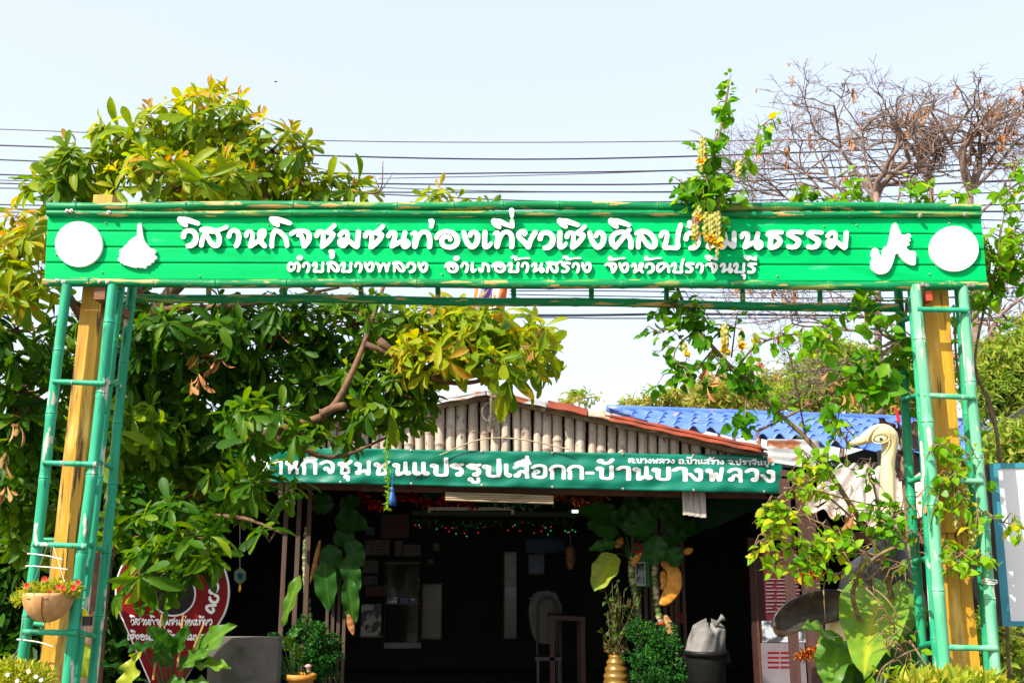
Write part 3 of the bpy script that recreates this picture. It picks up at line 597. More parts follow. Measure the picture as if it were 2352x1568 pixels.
# ------------------------------------------------------------------ hut: bamboo gable, roof, dark room
YH = 10.5
hut = thing('bamboo_hut', 'open-fronted hut with a weathered bamboo pole gable and rusty roof edge', 'hut', (0, YH, 0))
apex = (1118, 908); rR = (1752, 1043); rL = (560, 1010)
def rake(x): return lerp(apex[1], rR[1], (x - apex[0]) / (rR[0] - apex[0])) if x > apex[0] else lerp(apex[1], rL[1], (apex[0] - x) / (apex[0] - rL[0]))
x = 610
while x < 1745:
    wdt = random.uniform(20, 27) * (.7 if x > 1600 else 1)
    bot = 1052 + (x - 830) * .0176 + random.uniform(0, 6)
    m = MB(); m.bamboo(P(x, bot + 22, YH + .03), P(x + random.uniform(-2, 2), rake(x) - 2, YH + .03), wdt * .47 * mpp(YH), node=.28, seg=12); autosmooth(m.build('wall_pole', m_oldbamboo, hut), 50)
    x += wdt * 1.06
bam('rake_pole', (1122, 911), (1790, 1056), .05, m_rake, hut, YH - .05, node=.4, bow=.02, seg=14)
bam('rake_pole', (1118, 909), (540, 1012), .05, m_rake, hut, YH - .05, node=.4, seg=14)
MB().plate([P(x, y, YH + .1) for x, y in ((565, 1022), (1118, 918), (1745, 1052), (1745, 1100), (565, 1100))], (0, .03, 0)).build('added_dark_backing', m_dark, hut)  # dark sheet added to keep bright sky out of the pole gaps
hutmid = 0
def roofsheet(x0, x1, dz, y0, y1, name, mat, amp=.018):
    a, b = P(x0, rake(x0) - dz, YH), P(x1, rake(x1) - dz, YH)
    n = max(2, int((y1 - y0) / .03))
    def fn(u, v):
        p = a.lerp(b, u); Y = lerp(y0, y1, v); return (p.x, Y, p.z + amp * math.sin(Y * 2 * math.pi / .17))
    MB().grid(fn, 6, n, (0, 0, -.006)).build(name, mat, hut, smooth=False)
roofsheet(1118, 1400, 8, YH - .18, YH + 3, 'roof_sheet', m_zinc); roofsheet(1385, 1752, 9, YH - .2, YH + 3, 'roof_sheet', m_rust)
roofsheet(1120, 540, 8, YH - .18, YH + 3, 'roof_sheet', m_zinc)
def rakeflash(x0, x1, up, dn, mat, Y):   # folded edge sheet along the rake
    m = MB(); n = 12; pts = []
    def fn(u, v):
        x = lerp(x0, x1, u); r = rake(x); pr = [(dn, 0), (.35 * dn + .0, -.015), (-.2 * up, .0), (-up, .06)]
        k = v * 3; i = min(2, int(k)); t = k - i; off = lerp(pr[i][0], pr[i + 1][0], t); dy = lerp(pr[i][1], pr[i + 1][1], t)
        return P(x, r + off + 1.2 * math.sin(x * .09), Y + dy)
    m.grid(fn, 26, 6, (0, .006, 0)).build('edge_flashing', mat, hut, smooth=True)
rakeflash(1258, 1350, 20, -9, m_rust, YH - .21); rakeflash(1352, 1402, 21, -9, m_whitesheet, YH - .215); rakeflash(1400, 1750, 19, -7, m_rust, YH - .22)
rakeflash(1118, 1256, 14, -4, m_zinc, YH - .21); rakeflash(970, 1116, 12, -4, m_zinc, YH - .21)
# room behind the banner: floor, walls, ceiling
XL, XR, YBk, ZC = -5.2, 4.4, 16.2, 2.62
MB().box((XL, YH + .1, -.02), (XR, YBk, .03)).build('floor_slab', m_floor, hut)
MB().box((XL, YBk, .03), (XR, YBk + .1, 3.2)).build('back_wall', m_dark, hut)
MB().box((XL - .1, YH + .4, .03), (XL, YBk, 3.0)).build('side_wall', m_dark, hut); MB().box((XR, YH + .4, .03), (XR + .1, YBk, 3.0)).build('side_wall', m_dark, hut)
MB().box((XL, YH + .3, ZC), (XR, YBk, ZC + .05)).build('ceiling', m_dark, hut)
def beam(x0, y0, x1, y1, hpx, Y, d, name, mat, parent=hut):
    a, b = P(x0, y0, Y), P(x1, y1, Y); h = hpx * mpp(Y)
    return MB().hexa([(a.x, Y, a.z - h), (b.x, Y, b.z - h), (b.x, Y + d, b.z - h), (a.x, Y + d, a.z - h), (a.x, Y, a.z), (b.x, Y, b.z), (b.x, Y + d, b.z), (a.x, Y + d, a.z)]).build(name, mat, parent)
beam(560, 1090, 1850, 1118, 28, YH + .14, .12, 'front_beam', m_beambrown)
beam(830, 1113, 1480, 1123, 14, YH + .08, .05, 'front_board', m_beambrown)
beam(945, 1172, 1330, 1176, 10, 12.6, .1, 'cross_beam', m_beam)
for k in range(4):   # strips hanging under the banner
    hexpx(MB(), 1569 + k * 13, 1120, 1580 + k * 13.2, 1182 + 2 * k, YH + .02, .03).build('hanging_strip', m_greyslat, hut)
for x, y1 in ((644, 1143), (660, 1152), (671, 1159)): bam('hanging_strip', (x, 1100), (x + 1, y1), .03, m_lath, hut, YH + .05, node=.3)
m = MB()
for k in range(4): m.tube(spline([P(1023, 1132 + k * 5, YH - .02), P(1150, 1135 + k * 5.3, YH - .01), P(1271, 1140 + k * 5, YH)], 4), .011, 6)
m.build('lath_bundle', m_lath, hut)
m = MB()
for k in range(8):
    x = 1463 + k * 14.5; m = MB(); a = P(x, 1300, 12.2); m.box((a.x, 12.2, .03), (a.x + .042, 12.23, 2.5)); m.build('screen_slat', m_darkslat, hut)
for x in (646, 676, 700): m = MB(); a = P(x, 1300, 11.3); m.box((a.x, 11.3, .03), (a.x + .05, 11.34, 2.5)); m.build('screen_slat', m_darkslat, hut)
for x in (752, 765, 778, 791): m = MB(); a = P(x, 1300, 11.2); m.box((a.x, 11.2, .03), (a.x + .035, 11.23, 1.75)); m.build('screen_slat', m_darkslat, hut)
m = MB(); a = P(1556, 1400, 11.9); m.bamboo((a.x, 11.9, .0), (a.x - .02, 11.9, 2.5), .028, node=.4); autosmooth(m.build('front_post', m_darkslat, hut))
# light-fitting and other hut fittings
fx = thing('tube_light', 'long pale tube light fitting unlit under the hut ceiling', 'light', P(1080, 1172, 12.4), 'tube light fittings')
hexpx(MB(), 983, 1164, 1180, 1171, 12.4, .06).build('batten', m_tubeoff, fx); hexpx(MB(), 1174, 1171, 1181, 1180, 12.41, .05).build('end_cap', m_tubeoff, fx); hexpx(MB(), 983, 1171, 988, 1177, 12.41, .05).build('end_cap', m_tubeoff, fx)
fx = thing('tube_light', 'short tube light fitting with a bright end beside the big cane leaves', 'light', P(1325, 1176, 12.2), 'tube light fittings')
hexpx(MB(), 1306, 1169, 1322, 1177, 12.2, .05).build('end_cap', m_black, fx); 
mg = bpy.data.materials.new('lit_tube'); mg.use_nodes = True; mg.node_tree.nodes['Principled BSDF'].inputs['Emission Color'].default_value = (.85, 1, .97, 1); mg.node_tree.nodes['Principled BSDF'].inputs['Emission Strength'].default_value = 1.1
hexpx(MB(), 1314, 1170.5, 1328, 1177, 12.18, .02).build('lit_tube', mg, fx)

# ------------------------------------------------------------------ vinyl banner
bn_c = [(500, 1025), (1797, 1046), (1798, 1133), (500, 1104)]
def bn(u, v, d=0.):
    x = lerp(lerp(500, 1797, u), lerp(500, 1798, u), v); y = lerp(lerp(1024, 1047, u), lerp(1104, 1133, u), v)
    e = abs(math.sin(u * math.pi * 7.0)); y += (1 - e ** .6) * -1.2 * (1 - v) + (1 - e ** .6) * 1.2 * v
    X = u * 6.0
    wr = .011 * math.sin(X * 5.2 + v * 3.1 + 1.3 * math.sin(X * 1.7)) * (.3 + .7 * v) + .007 * math.sin(X * 9. - v * 7 + 2 * math.sin(X * .9)) + .007 * math.sin(X * 3 + v * 15 + math.sin(X * 4)) + .004 * math.sin(X * 23 + v * 9)
    return P(x, y, YH - .11 + wr * (1 - .6 * math.exp(-v * 9)) - d)
bnr = MB().grid(bn, 220, 18, (0, .004, 0)).build('vinyl_banner', m_banner, smooth=True)
tag(bnr, 'creased green vinyl banner printed with white Thai words across the hut front', 'banner')
def ring(x, y, r=11): return [(x + r * math.cos(a), y + r * math.sin(a), 6.5) for a in np.linspace(0, 2 * math.pi, 9)]
LW = 10.5
def W(*p): return [(x, y, LW) for x, y in p]
LG = {'ko': (86, [W((14,0),(14,52),(6,66),(22,90),(48,96),(70,86),(74,66),(74,0))]), 'cho': (80, [ring(34,40), W((46,36),(54,10),(68,24),(68,74),(48,95),(26,95),(8,82))]), 'chh': (86, [ring(17,80), W((30,78),(28,48),(24,10),(44,8),(64,16),(64,46),(46,66),(62,84),(78,100))]),
 'mo': (92, [ring(17,80), ring(20,16), W((30,80),(28,24)), W((30,20),(60,30),(78,6),(80,98))]), 'no': (92, [ring(17,80), ring(78,16), W((30,80),(28,6),(50,18),(68,28)), W((66,98),(66,22))]), 'e': (42, [ring(27,16), W((14,98),(14,20))]), 'ae': (84, [ring(27,16), W((14,98),(14,20)), ring(69,16), W((56,98),(56,20))]),
 'po': (86, [ring(17,80), W((30,80),(28,20),(40,6),(64,6),(74,20),(74,135))]), 'bo': (86, [ring(17,80), W((30,80),(28,20),(40,6),(64,6),(74,20),(74,96))]), 'ro': (70, [W((12,84),(28,94),(46,86),(62,92)), W((12,80),(30,66),(52,62),(60,42),(58,22)), ring(46,16)]),
 'so': (84, [W((12,78),(28,94),(54,94),(68,78),(70,2)), ring(22,16), W((30,20),(34,40),(50,48),(66,30)), W((56,92),(80,112))]), 'lo': (84, [W((12,78),(28,94),(54,94),(68,78),(70,2)), ring(22,16), W((30,20),(34,40),(50,48),(66,30))]), 'oo': (82, [W((10,80),(28,94),(54,94),(68,78),(68,22),(54,6),(26,6),(14,18),(14,36)), ring(28,48)]),
 'aa': (64, [W((10,80),(24,94),(42,94),(52,80),(52,0))]), 'ngo': (70, [ring(44,80), W((56,78),(56,20),(44,6),(32,14),(8,52))]), 'pho': (96, [ring(17,80), W((28,80),(32,6),(52,58),(70,6),(82,98))]), 'wo': (74, [W((10,80),(26,94),(46,94),(58,78),(58,24)), ring(46,16)]), 'ho': (92, [ring(17,80), W((30,80),(28,4)), W((30,20),(52,50),(68,66)), ring(72,80), W((66,50),(78,30),(78,2))]),
 'dash': (80, [W((12,46),(68,46))]), 'to': (84, [W((74,0),(74,78),(60,94),(44,84),(28,94),(14,76),(14,22),(30,10)), ring(36,40)]), 'dot': (26, [W((12,6),(14,6))]),
 'i': (0, [W((-66,114),(-50,130),(-26,130),(-8,114),(-66,114))]), 'ii': (0, [W((-66,114),(-50,130),(-26,130),(-8,114),(-66,114)), W((-8,114),(-8,142))]), 'uee': (0, [W((-66,114),(-50,130),(-26,130),(-8,114),(-66,114)), W((-8,114),(-8,142)), W((-30,128),(-30,144))]),
 'mek': (0, [W((-12,154),(-12,172))]), 'thoo': (0, [ring(-62,150), W((-54,140),(-40,130),(-20,138),(-6,160))]), 'u': (0, [ring(-34,-22), W((-22,-20),(-22,-48))]), 'uu': (0, [ring(-58,-22), W((-48,-28),(-44,-44),(-24,-46),(-14,-38),(-14,-14))])}
for k, (wd_, st) in LG.items(): GL['B' + k] = st
def bz(zx, zy):  # zoom px of the banner view (x from 1080 at 2.138 per source px) -> banner (u, v)
    px = (1080 + zx / 2.138) * .574219; py = (1750 + zy / 2.138) * .574219
    u = (px - 500) / 1297; t0 = lerp(1024, 1047, u); t1 = lerp(1104, 1133, u); return u, (py - t0) / (t1 - t0)
bt = MB()
def bput(g, zx, base, sx, sy):
    def tf(x, y): u, v = bz(zx + x * sx, base - y * sy); return bn(u, v, .004)
    letter(bt, 'B' + g, tf, 3.0)
base = lambda zx: 305 + (zx - 275) * .0185
words = [('wo',-190,-120),('i',None,0),('so',-100,0),('aa',20,110),('ho',130,250),('ko',270,405),('i',None,0),('cho',428,552),('chh',580,700),('u',None,0),('mo',722,862),('chh',885,1025),('no',1045,1202),('ae',1212,1362),('po',1365,1528),('ro',1532,1655),('ro',1672,1805),('uu',None,0),('po',1812,1980),('e',1995,2066),('so',2072,2222),('uee',None,0),('mek',None,0),('oo',2230,2375),
 ('ko',2388,2530),('ko',2540,2685),('dash',2692,2775),('bo',2782,2942),('thoo',None,0),('aa',2955,3090),('no',3098,3265),('bo',3262,3430),('aa',3435,3575),('ngo',3575,3708),('pho',3722,3888),('lo',3906,4046),('wo',4058,4190),('ngo',4195,4325)]
last = None
for g, a, b in words:
    if a is not None: last = (a, b); bput(g, a, base(a), (b - a) / LG[g][0], 1.08)
    else: bput(g, last[1] - 4, base(last[0]), (last[1] - last[0]) / 88, 1.02)
small = ['to','dot','bo','aa','ngo','pho','lo','wo','ngo',' ','oo','dot','bo','thoo','aa','no','so','ro','thoo','aa','ngo',' ','cho','dot','po','ro','aa','cho','ii','no','bo','u','ro','ii']
tot = sum(46 if g == ' ' else LG[g][0] for g in small); zx = 923 + 2138; sc = 1252 / tot
for g in small:
    if g == ' ': zx += 46 * sc; continue
    bput(g, zx, 214 + (zx - 3061) * .0175, sc, .37); zx += LG[g][0] * sc
bt.build('printed_words', m_print, bnr)
m = MB()
for k in range(8):
    for v in (.03, .955):
        m.ball(bn((k + .5) / 8 + .03, v, .006), (.014, .006, .014), 8, 5)
m.build('eyelet', m_screw, bnr)

# ------------------------------------------------------------------ blue roofed house and lean-to on the right
house = thing('blue_roofed_house', 'low house with a blue wavy tile roof behind the ostrich statue', 'house', (4.5, 12.5, 0))
A = P(1395, 942, 13.5); U_ = Vector((.975, .22, 0)); V_ = Vector((.22, -.975, 0))
LU, ROWS, RD, TP = 5.6, 8, .47, math.tan(R(15))
def tile(u, k, t):
    u0 = (0, 0, 0, .02, .14, .27, .37, .42)[k]; x = (u0 + u * (1 - u0)) * LU; d = (k + t * 1.10) * RD
    z = A.z - d * TP + .036 * math.cos(x * 2 * math.pi / .215) + .010 * max(0, math.cos(x * 2 * math.pi / .43)) ** 3 + .016 * t + (.006 if t > .97 else 0)
    p = A + U_ * x + V_ * d; return (p.x, p.y, z)
for k in range(ROWS): MB().grid(lambda u, v: tile(u, k, v), 300, 4, (0, 0, -.012)).build('roof_course', m_blue, house, smooth=True)
m = MB(); m.tube([tuple(A + U_ * s + Vector((0, .02, .02))) for s in np.linspace(0, LU, 20)], .06, 10); m.build('ridge_cap', m_blue, house, smooth=True)
e0 = A + V_ * (ROWS * RD - .3); ez = e0.z - ROWS * RD * TP
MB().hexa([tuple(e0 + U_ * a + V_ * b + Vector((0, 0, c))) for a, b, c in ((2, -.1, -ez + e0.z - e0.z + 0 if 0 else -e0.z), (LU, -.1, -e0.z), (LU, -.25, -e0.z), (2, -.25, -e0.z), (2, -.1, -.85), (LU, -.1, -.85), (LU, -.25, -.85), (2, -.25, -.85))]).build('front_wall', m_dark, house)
lean = thing('lean_to', 'sagging lean-to with dirty white corrugated sheets on a brown post', 'shed', (P(1870, 1200, 9.0).x, 9.0, 0))
def corr(c00, c10, c11, c01, waves, amp, nm, mat, parent, nv=8):
    a, b, c, d = [Vector(tuple(q)) for q in (c00, c10, c11, c01)]
    nrm_ = ((b - a).cross(d - a)).normalized()
    if nrm_.z < 0: nrm_ = -nrm_
    def fn(u, v):
        p = a.lerp(b, u).lerp(d.lerp(c, u), v); return p + nrm_ * amp * math.cos(u * waves * 2 * math.pi)
    return MB().grid(fn, waves * 10, nv, tuple(-nrm_ * .008)).build(nm, mat, parent, smooth=True)
corr(P(1930, 1068, 10.6), P(2110, 1064, 11.4), P(2130, 1185, 8.9), P(1850, 1150, 8.6), 6, .026, 'roof_sheet', m_whitesheet, lean)
corr(P(1846, 1162, 8.5), P(2030, 1216, 8.3), P(2000, 1120, 9.3), P(1905, 1118, 9.3), 4, .032, 'roof_sheet', m_whitesheet, lean)
zs = corr(P(1762, 1010, 10.2), P(1764, 1062, 10.05), P(1905, 1085, 9.9), P(1880, 1012, 10.2), 3, .02, 'side_sheet', m_zinc, lean)
beam(1798, 1078, 1905, 1092, 14, 9.95, .1, 'eave_beam', m_column, lean)
c1 = P(1868, 1300, 9.2); MB().hexa([(c1.x - .065, 9.2, 0), (c1.x + .065, 9.2, 0), (c1.x + .065, 9.33, 0), (c1.x - .065, 9.33, 0), (c1.x - .09, 9.2, 2.42), (c1.x + .04, 9.2, 2.42), (c1.x + .04, 9.33, 2.42), (c1.x - .09, 9.33, 2.42)]).build('corner_post', m_column, lean)
c2 = P(1815, 1300, 9.6); MB().box((c2.x - .04, 9.6, 0), (c2.x + .04, 9.68, 2.4)).build('inner_post', m_column, lean)
c3 = P(1990, 1216, 9.0); MB().hexa([(c3.x - .35, 9.0, c3.z - .12), (c3.x + .5, 8.9, c3.z - .12), (c3.x + .5, 9.0, c3.z - .12), (c3.x - .35, 9.1, c3.z - .12), (c3.x - .35, 9.0, c3.z - .02), (c3.x + .5, 8.9, c3.z - .02), (c3.x + .5, 9.0, c3.z - .02), (c3.x - .35, 9.1, c3.z - .02)]).build('eave_beam', m_beambrown, lean)
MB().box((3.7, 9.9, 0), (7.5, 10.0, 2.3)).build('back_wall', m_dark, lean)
shed = thing('grey_shed', 'dark grey roof slope of a shed at the right edge behind the vine', 'shed', (P(2330, 1000, 8.5).x, 8.5, 0))
MB().plate([P(2235, 1012, 8.6), P(2352, 935, 8.2), P(2480, 880, 8.0), P(2480, 960, 8.0), P(2352, 1000, 8.2), P(2262, 1030, 8.6)], (0, .05, 0)).build('roof', M('grey_slate', (.10, .095, .09), (.06, .055, .05), rough=.8), shed)
MB().plate([P(2262, 1028, 8.7), P(2480, 950, 8.7), (P(2480, 950, 8.7).x, 8.7, 0), (P(2262, 1028, 8.7).x, 8.7, 0)], (0, .05, 0)).build('wall', M('brown_shed_board', (.06, .04, .03), rough=.8), shed)
tag(MB().plate([P(1590, 1134, 10.8), P(1795, 1136, 10.6), P(1800, 1160, 10.6), P(1747, 1165, 10.7), P(1690, 1188, 10.8), P(1640, 1213, 10.9), P(1600, 1212, 10.95)], (0, .03, 0)).build('tarpaulin', m_tarp), 'dark green tarpaulin slung under the right end of the banner', 'tarpaulin')

# ------------------------------------------------------------------ big broad-leaved tree
BT = [(470,290,7.2,112,98),(300,315,7.0,85,78),(625,345,7.2,95,80),(185,390,7.0,100,62),(420,425,6.8,200,80),(690,420,7.2,55,60),(790,435,7.3,58,58),(560,440,7,140,60),(130,445,7.2,80,45),
 (60,510,6.6,60,40),(50,585,6.4,62,75),(45,665,6.3,72,60),(1000,462,7.4,60,24),(1105,480,7.4,30,9),
 (40,760,6.8,95,105),(50,900,7.2,110,120),(300,770,7.6,160,100),(470,780,7.2,165,105),(640,765,7.2,150,85),(820,745,7.2,150,75),(1000,745,7.2,110,55),(1165,765,7.2,85,62),(1205,840,7,62,68),(1070,820,7.2,115,65),(880,850,7.3,140,85),(700,880,7.5,160,95),(450,900,7.6,180,95),(945,955,7.2,48,62),(870,985,7.3,70,48),(300,900,7.8,150,115),(1190,890,6.95,45,38),
 (560,1000,7.6,150,75),(740,1030,7.4,90,40),(380,1040,7.6,150,85),(480,1120,7.2,120,65),(400,1210,6.8,110,65),(620,1110,7.2,45,40),(635,1215,6.9,50,40),(440,1285,6.5,45,55),(320,1310,6.4,48,60),(320,1160,7,70,75),(30,1060,7.4,70,110),(50,1190,7.6,70,85),(255,1225,6.6,20,30),(420,1260,6.5,50,55),(370,1300,6.4,40,55),(450,1230,6.5,55,45),(600,980,6.75,90,60),(700,1000,6.7,60,35),(1130,850,6.9,90,55),(1000,820,6.9,100,60),(900,900,7.0,80,50),(1230,780,6.9,40,50),(1100,740,7.0,80,35),(600,1110,7.0,70,45),(300,1000,7.0,120,70)]
tree = thing('broad_leaved_tree', 'large broad-leaved tree with yellow-green leaf tips behind the gate', 'tree', (P(215, 1500, 7.8).x, 7.8, 0))
br = MB(); base_pt = Vector(tree.location)
tpts = [tuple(base_pt), tuple(P(225, 1350, 7.8)), tuple(P(275, 1100, 7.75)), tuple(P(310, 850, 7.7)), tuple(P(330, 650, 7.5)), tuple(P(400, 450, 7.2))]
br.tube(spline(tpts, 5), np.linspace(.10, .03, 26), 10)
limb = lambda pts, r0, r1, seg=8: br.tube(spline([tuple(P(*p)) for p in pts], 5), np.linspace(r0, r1, 5 * (len(pts) - 1) + 1), seg)
limb([(275,1110,7.75),(520,1020,7.4),(680,975,7.0),(760,940,6.85),(820,830,6.9),(860,720,7.0),(900,600,7.2)], .040, .012)
limb([(740,950,6.85),(770,935,6.8),(792,932,6.75)], .034, .026); limb([(850,735,7),(760,690,7.1),(660,640,7.2)], .03, .012); limb([(870,780,6.9),(960,850,7),(1050,880,7),(1150,860,7),(1200,820,7)], .028, .008)
limb([(840,790,6.9),(960,830,7),(1100,800,7.1)], .022, .007); limb([(300,820,7.7),(370,700,7.3),(480,560,7.1),(480,330,7.2)], .07, .015); limb([(360,710,7.3),(560,700,7.1),(780,660,7.2)], .03, .01)
limb([(310,900,7.7),(220,780,7.3),(120,620,6.9),(60,540,6.7)], .05, .012); limb([(330,700,7.4),(250,500,7.1),(300,320,7)], .04, .01); limb([(430,560,7.1),(600,460,7.1),(700,380,7.2)], .035, .01)
limb([(265,1150,7.75),(430,1180,7.1),(560,1190,6.9),(650,1225,6.85)], .03, .006); limb([(400,1180,7.1),(420,1250,6.7),(440,1280,6.5)], .018, .006); limb([(250,1200,7.75),(310,1240,6.9),(320,1310,6.4)], .02, .006); limb([(300,1000,7.7),(180,960,7.5),(60,900,7.3)], .04, .01); limb([(640,1000,7.1),(760,1050,7.3),(900,1000,7.3)], .025, .008); limb([(430,955,7.4),(530,945,7.3),(640,900,7.4)], .02, .008)
limb([(700,470,7.2),(800,440,7.3),(870,440,7.2),(880,370,7.2)], .014, .003); limb([(868,450,7.2),(905,395,7.2)], .006, .002, 5); limb([(870,430,7.2),(858,400,7.2)], .005, .002, 5)
crown = MB()
for (bx, by, Y, rx, ry) in BT:
    c = np.array(tuple(P(bx, by, Y))); s = mpp(Y); ax, az = rx * s, ry * s; ay = min(.55, .85 * (ax + az) / 2)
    area = 4 * math.pi * ((ax * ay) ** 1.6 / 3 + (ax * az) ** 1.6 / 3 + (ay * az) ** 1.6 / 3) ** (1 / 1.6)
    n = max(5, int(area * 31)); d = randdir(n); k = RNG.uniform(.45, 1.0, n) ** .6
    pos = c + d * np.array([ax, ay, az]) * k[:, None]
    # keep the window over the gable end and the banner words open
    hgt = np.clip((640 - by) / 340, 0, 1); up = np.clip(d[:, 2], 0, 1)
    v_ = pos - np.array([0, 0, CAM_Z]); dep = v_[:, 1] * _cp + v_[:, 2] * _sp; qx = CX + F * v_[:, 0] / dep; qy = CY - F * (v_[:, 2] * _cp - v_[:, 1] * _sp) / dep
    lim = np.interp(qx, [0, 250, 262, 330, 470, 560, 600, 690, 700, 830, 840, 975, 990, 1150, 1165, 1300], [1700, 1700, 1350, 1370, 1330, 1210, 1220, 1215, 1020, 1015, 985, 985, 850, 850, 880, 850])
    ok = (qy < lim) & ~((qx > 585) & (qx < 705) & (qy > 1015) & (qy < 1108) & (RNG.random(n) < .9))
    if (~ok).all(): continue
    pos, d, k = pos[ok], d[ok], k[ok]; n = len(pos); up = np.clip(d[:, 2], 0, 1)
    yel = RNG.normal(.30 if by < 690 or bx > 990 else .20, .05) + .40 * hgt * (.45 + .55 * up) + (.34 if by > 690 and bx > 990 else .10 if by > 690 and bx > 700 else 0) + (.28 if bx < 120 and 480 < by < 720 else 0) + (.12 if by > 1100 else 0)  # young-leaf yellow, with sunlit crown top and right edge put into the tint
    axd = nrm(d * .8 + np.array([0, -.15, .55]) + RNG.normal(size=(n, 3)) * .25)
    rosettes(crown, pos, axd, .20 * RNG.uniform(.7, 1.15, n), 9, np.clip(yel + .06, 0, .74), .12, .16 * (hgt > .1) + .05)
    for q in range(0, n, 3):
        pq = pos[q]; mid = (c + pq) / 2 + RNG.normal(size=3) * .03; br.tube([tuple(c), tuple(mid), tuple(pq)], [.009, .006, .003], 5)
    if hgt > .25:   # reddish flush shoots on top
        for q in np.where((d[:, 2] > .55) & (k > .85))[0][:3]:
            leaves(crown, T_OB, [pos[q] + (0, 0, .02)] * 3, nrm(RNG.normal(size=(3, 3)) * .35 + (0, 0, 1)), randdir(3), RNG.uniform(.09, .14, 3), [.97, .99, .93])
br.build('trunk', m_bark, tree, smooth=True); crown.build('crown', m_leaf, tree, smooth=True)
def dryclump(parent, x, y, Y, n=7, L=.13, mat=m_paledry, name='dry_leaves'):
    m = MB(); c = np.array(tuple(P(x, y, Y))); d = nrm(RNG.normal(size=(n, 3)) * .45 + (0, 0, -1)); leaves(m, T_OB, c + RNG.normal(size=(n, 3)) * .02, d, randdir(n), RNG.uniform(.6, 1.2, n) * L, .5); return m.build(name, mat, parent)
for x, y, Y in ((45, 975, 6.6), (8, 1050, 6.4), (10, 1120, 6.4), (455, 820, 6.9), (450, 870, 6.9), (1130, 672, 6.7), (1220, 795, 6.6), (500, 830, 7)): dryclump(tree, x, y, Y, 6, .11, m_paledry if x < 100 or x > 1000 else m_dry)

# ------------------------------------------------------------------ flowering climber on the right
vine = thing('climbing_shrub', 'climbing shrub with small round leaves and hanging yellow flower spikes over the sign', 'shrub', (P(2060, 1500, 5.6).x, 5.6, 0))
vs_, vl, sh_ = MB(), MB(), MB()
CLEAR = [(1935, 958, 2066, 1066), (2012, 1060, 2064, 1150), (1920, 1340, 2070, 1520), (2085, 1020, 2128, 1568), (1772, 1345, 1925, 1470), (1955, 1282, 2050, 1345), (1830, 1160, 1960, 1212), (1500, 1030, 1800, 1140)]   # bare patches between the twigs
def thin(pos, keep=.08):
    v = np.asarray(pos) - np.array([0, 0, CAM_Z]); dep = v[:, 1] * _cp + v[:, 2] * _sp; px = CX + F * v[:, 0] / dep; py = CY - F * (v[:, 2] * _cp - v[:, 1] * _sp) / dep
    k = np.ones(len(v), bool)
    for x0, y0, x1, y1 in CLEAR: k &= ~((px > x0 - 14) & (px < x1 + 14) & (py > y0 - 18) & (py < y1 + 4))
    return k | (RNG.random(len(v)) < keep)
def branch(pts, r0, r1, dens=16, size=.075, tint=.45, tv=.17, start=0., shoot=False, bare=False, seg=6):
    pp = spline([tuple(P(*p)) for p in pts], 8); (sh_ if shoot else vs_).tube(pp, np.linspace(r0, r1, len(pp)) * (.72 if r0 > .015 else 1), seg)
    if bare: return
    L = np.linalg.norm(np.diff(pp, axis=0), axis=1).sum(); n = max(2, int(L * dens)); 
    ts = np.linspace(start, 1, n) * (len(pp) - 1); i = np.minimum(ts.astype(int), len(pp) - 2); fr_ = (ts - i)[:, None]
    pos = pp[i] * (1 - fr_) + pp[i + 1] * fr_; tan = nrm(pp[i + 1] - pp[i])
    for sgn_ in (-1, 1):
        side = nrm(np.cross(tan, RNG.normal(size=(n, 3)))) 
        d = nrm(side + tan * .55 + np.array([0, -.1, -.22]) + RNG.normal(size=(n, 3)) * .2)
        k = thin(pos)
        leaves(vl, T_OV, pos[k] + d[k] * .012, d[k], (np.array([0, -.55, .75]) + RNG.normal(size=(n, 3)) * .5)[k], (size * RNG.uniform(.55, 1.15, n) * (1 - .35 * ts / ts.max()))[k], np.clip(tint + RNG.normal(0, tv, n), 0, .97)[k])
def bushy(pts, r0, r1, nb=6, bl=.22, tint=.4, size=.075, spread=1., seed=0):
    branch(pts, r0, r1, 17, size, tint)
    pp = spline([tuple(P(*p)) for p in pts], 8)
    for k in range(nb):
        i = int((k + .6) / nb * (len(pp) - 1)); a = pp[i]; d = nrm(RNG.normal(size=3) * (1, .55, .8) + (0, -.1, -.1)) * bl * RNG.uniform(.5, 1.15) * spread
        q = [a, a + d * .5 + (0, 0, .02), a + d + (0, 0, -.03)]
        vs_.tube(q, [.004, .003, .0015], 5); n = max(4, int(np.linalg.norm(d) * 40)); t = RNG.uniform(.15, 1, n)[:, None]
        pos = q[0] * (1 - t) + q[2] * t + RNG.normal(size=(n, 3)) * .012; dd = nrm(RNG.normal(size=(n, 3)) + d / (np.linalg.norm(d)) * .7 + (0, 0, -.25))
        kk = thin(pos); pos, dd = pos[kk], dd[kk]; n = len(pos)
        leaves(vl, T_OV, pos, dd, np.array([0, -.5, .8]) + RNG.normal(size=(n, 3)) * .5, size * RNG.uniform(.55, 1.15, n), np.clip(tint + RNG.normal(0, .16, n), 0, .97))
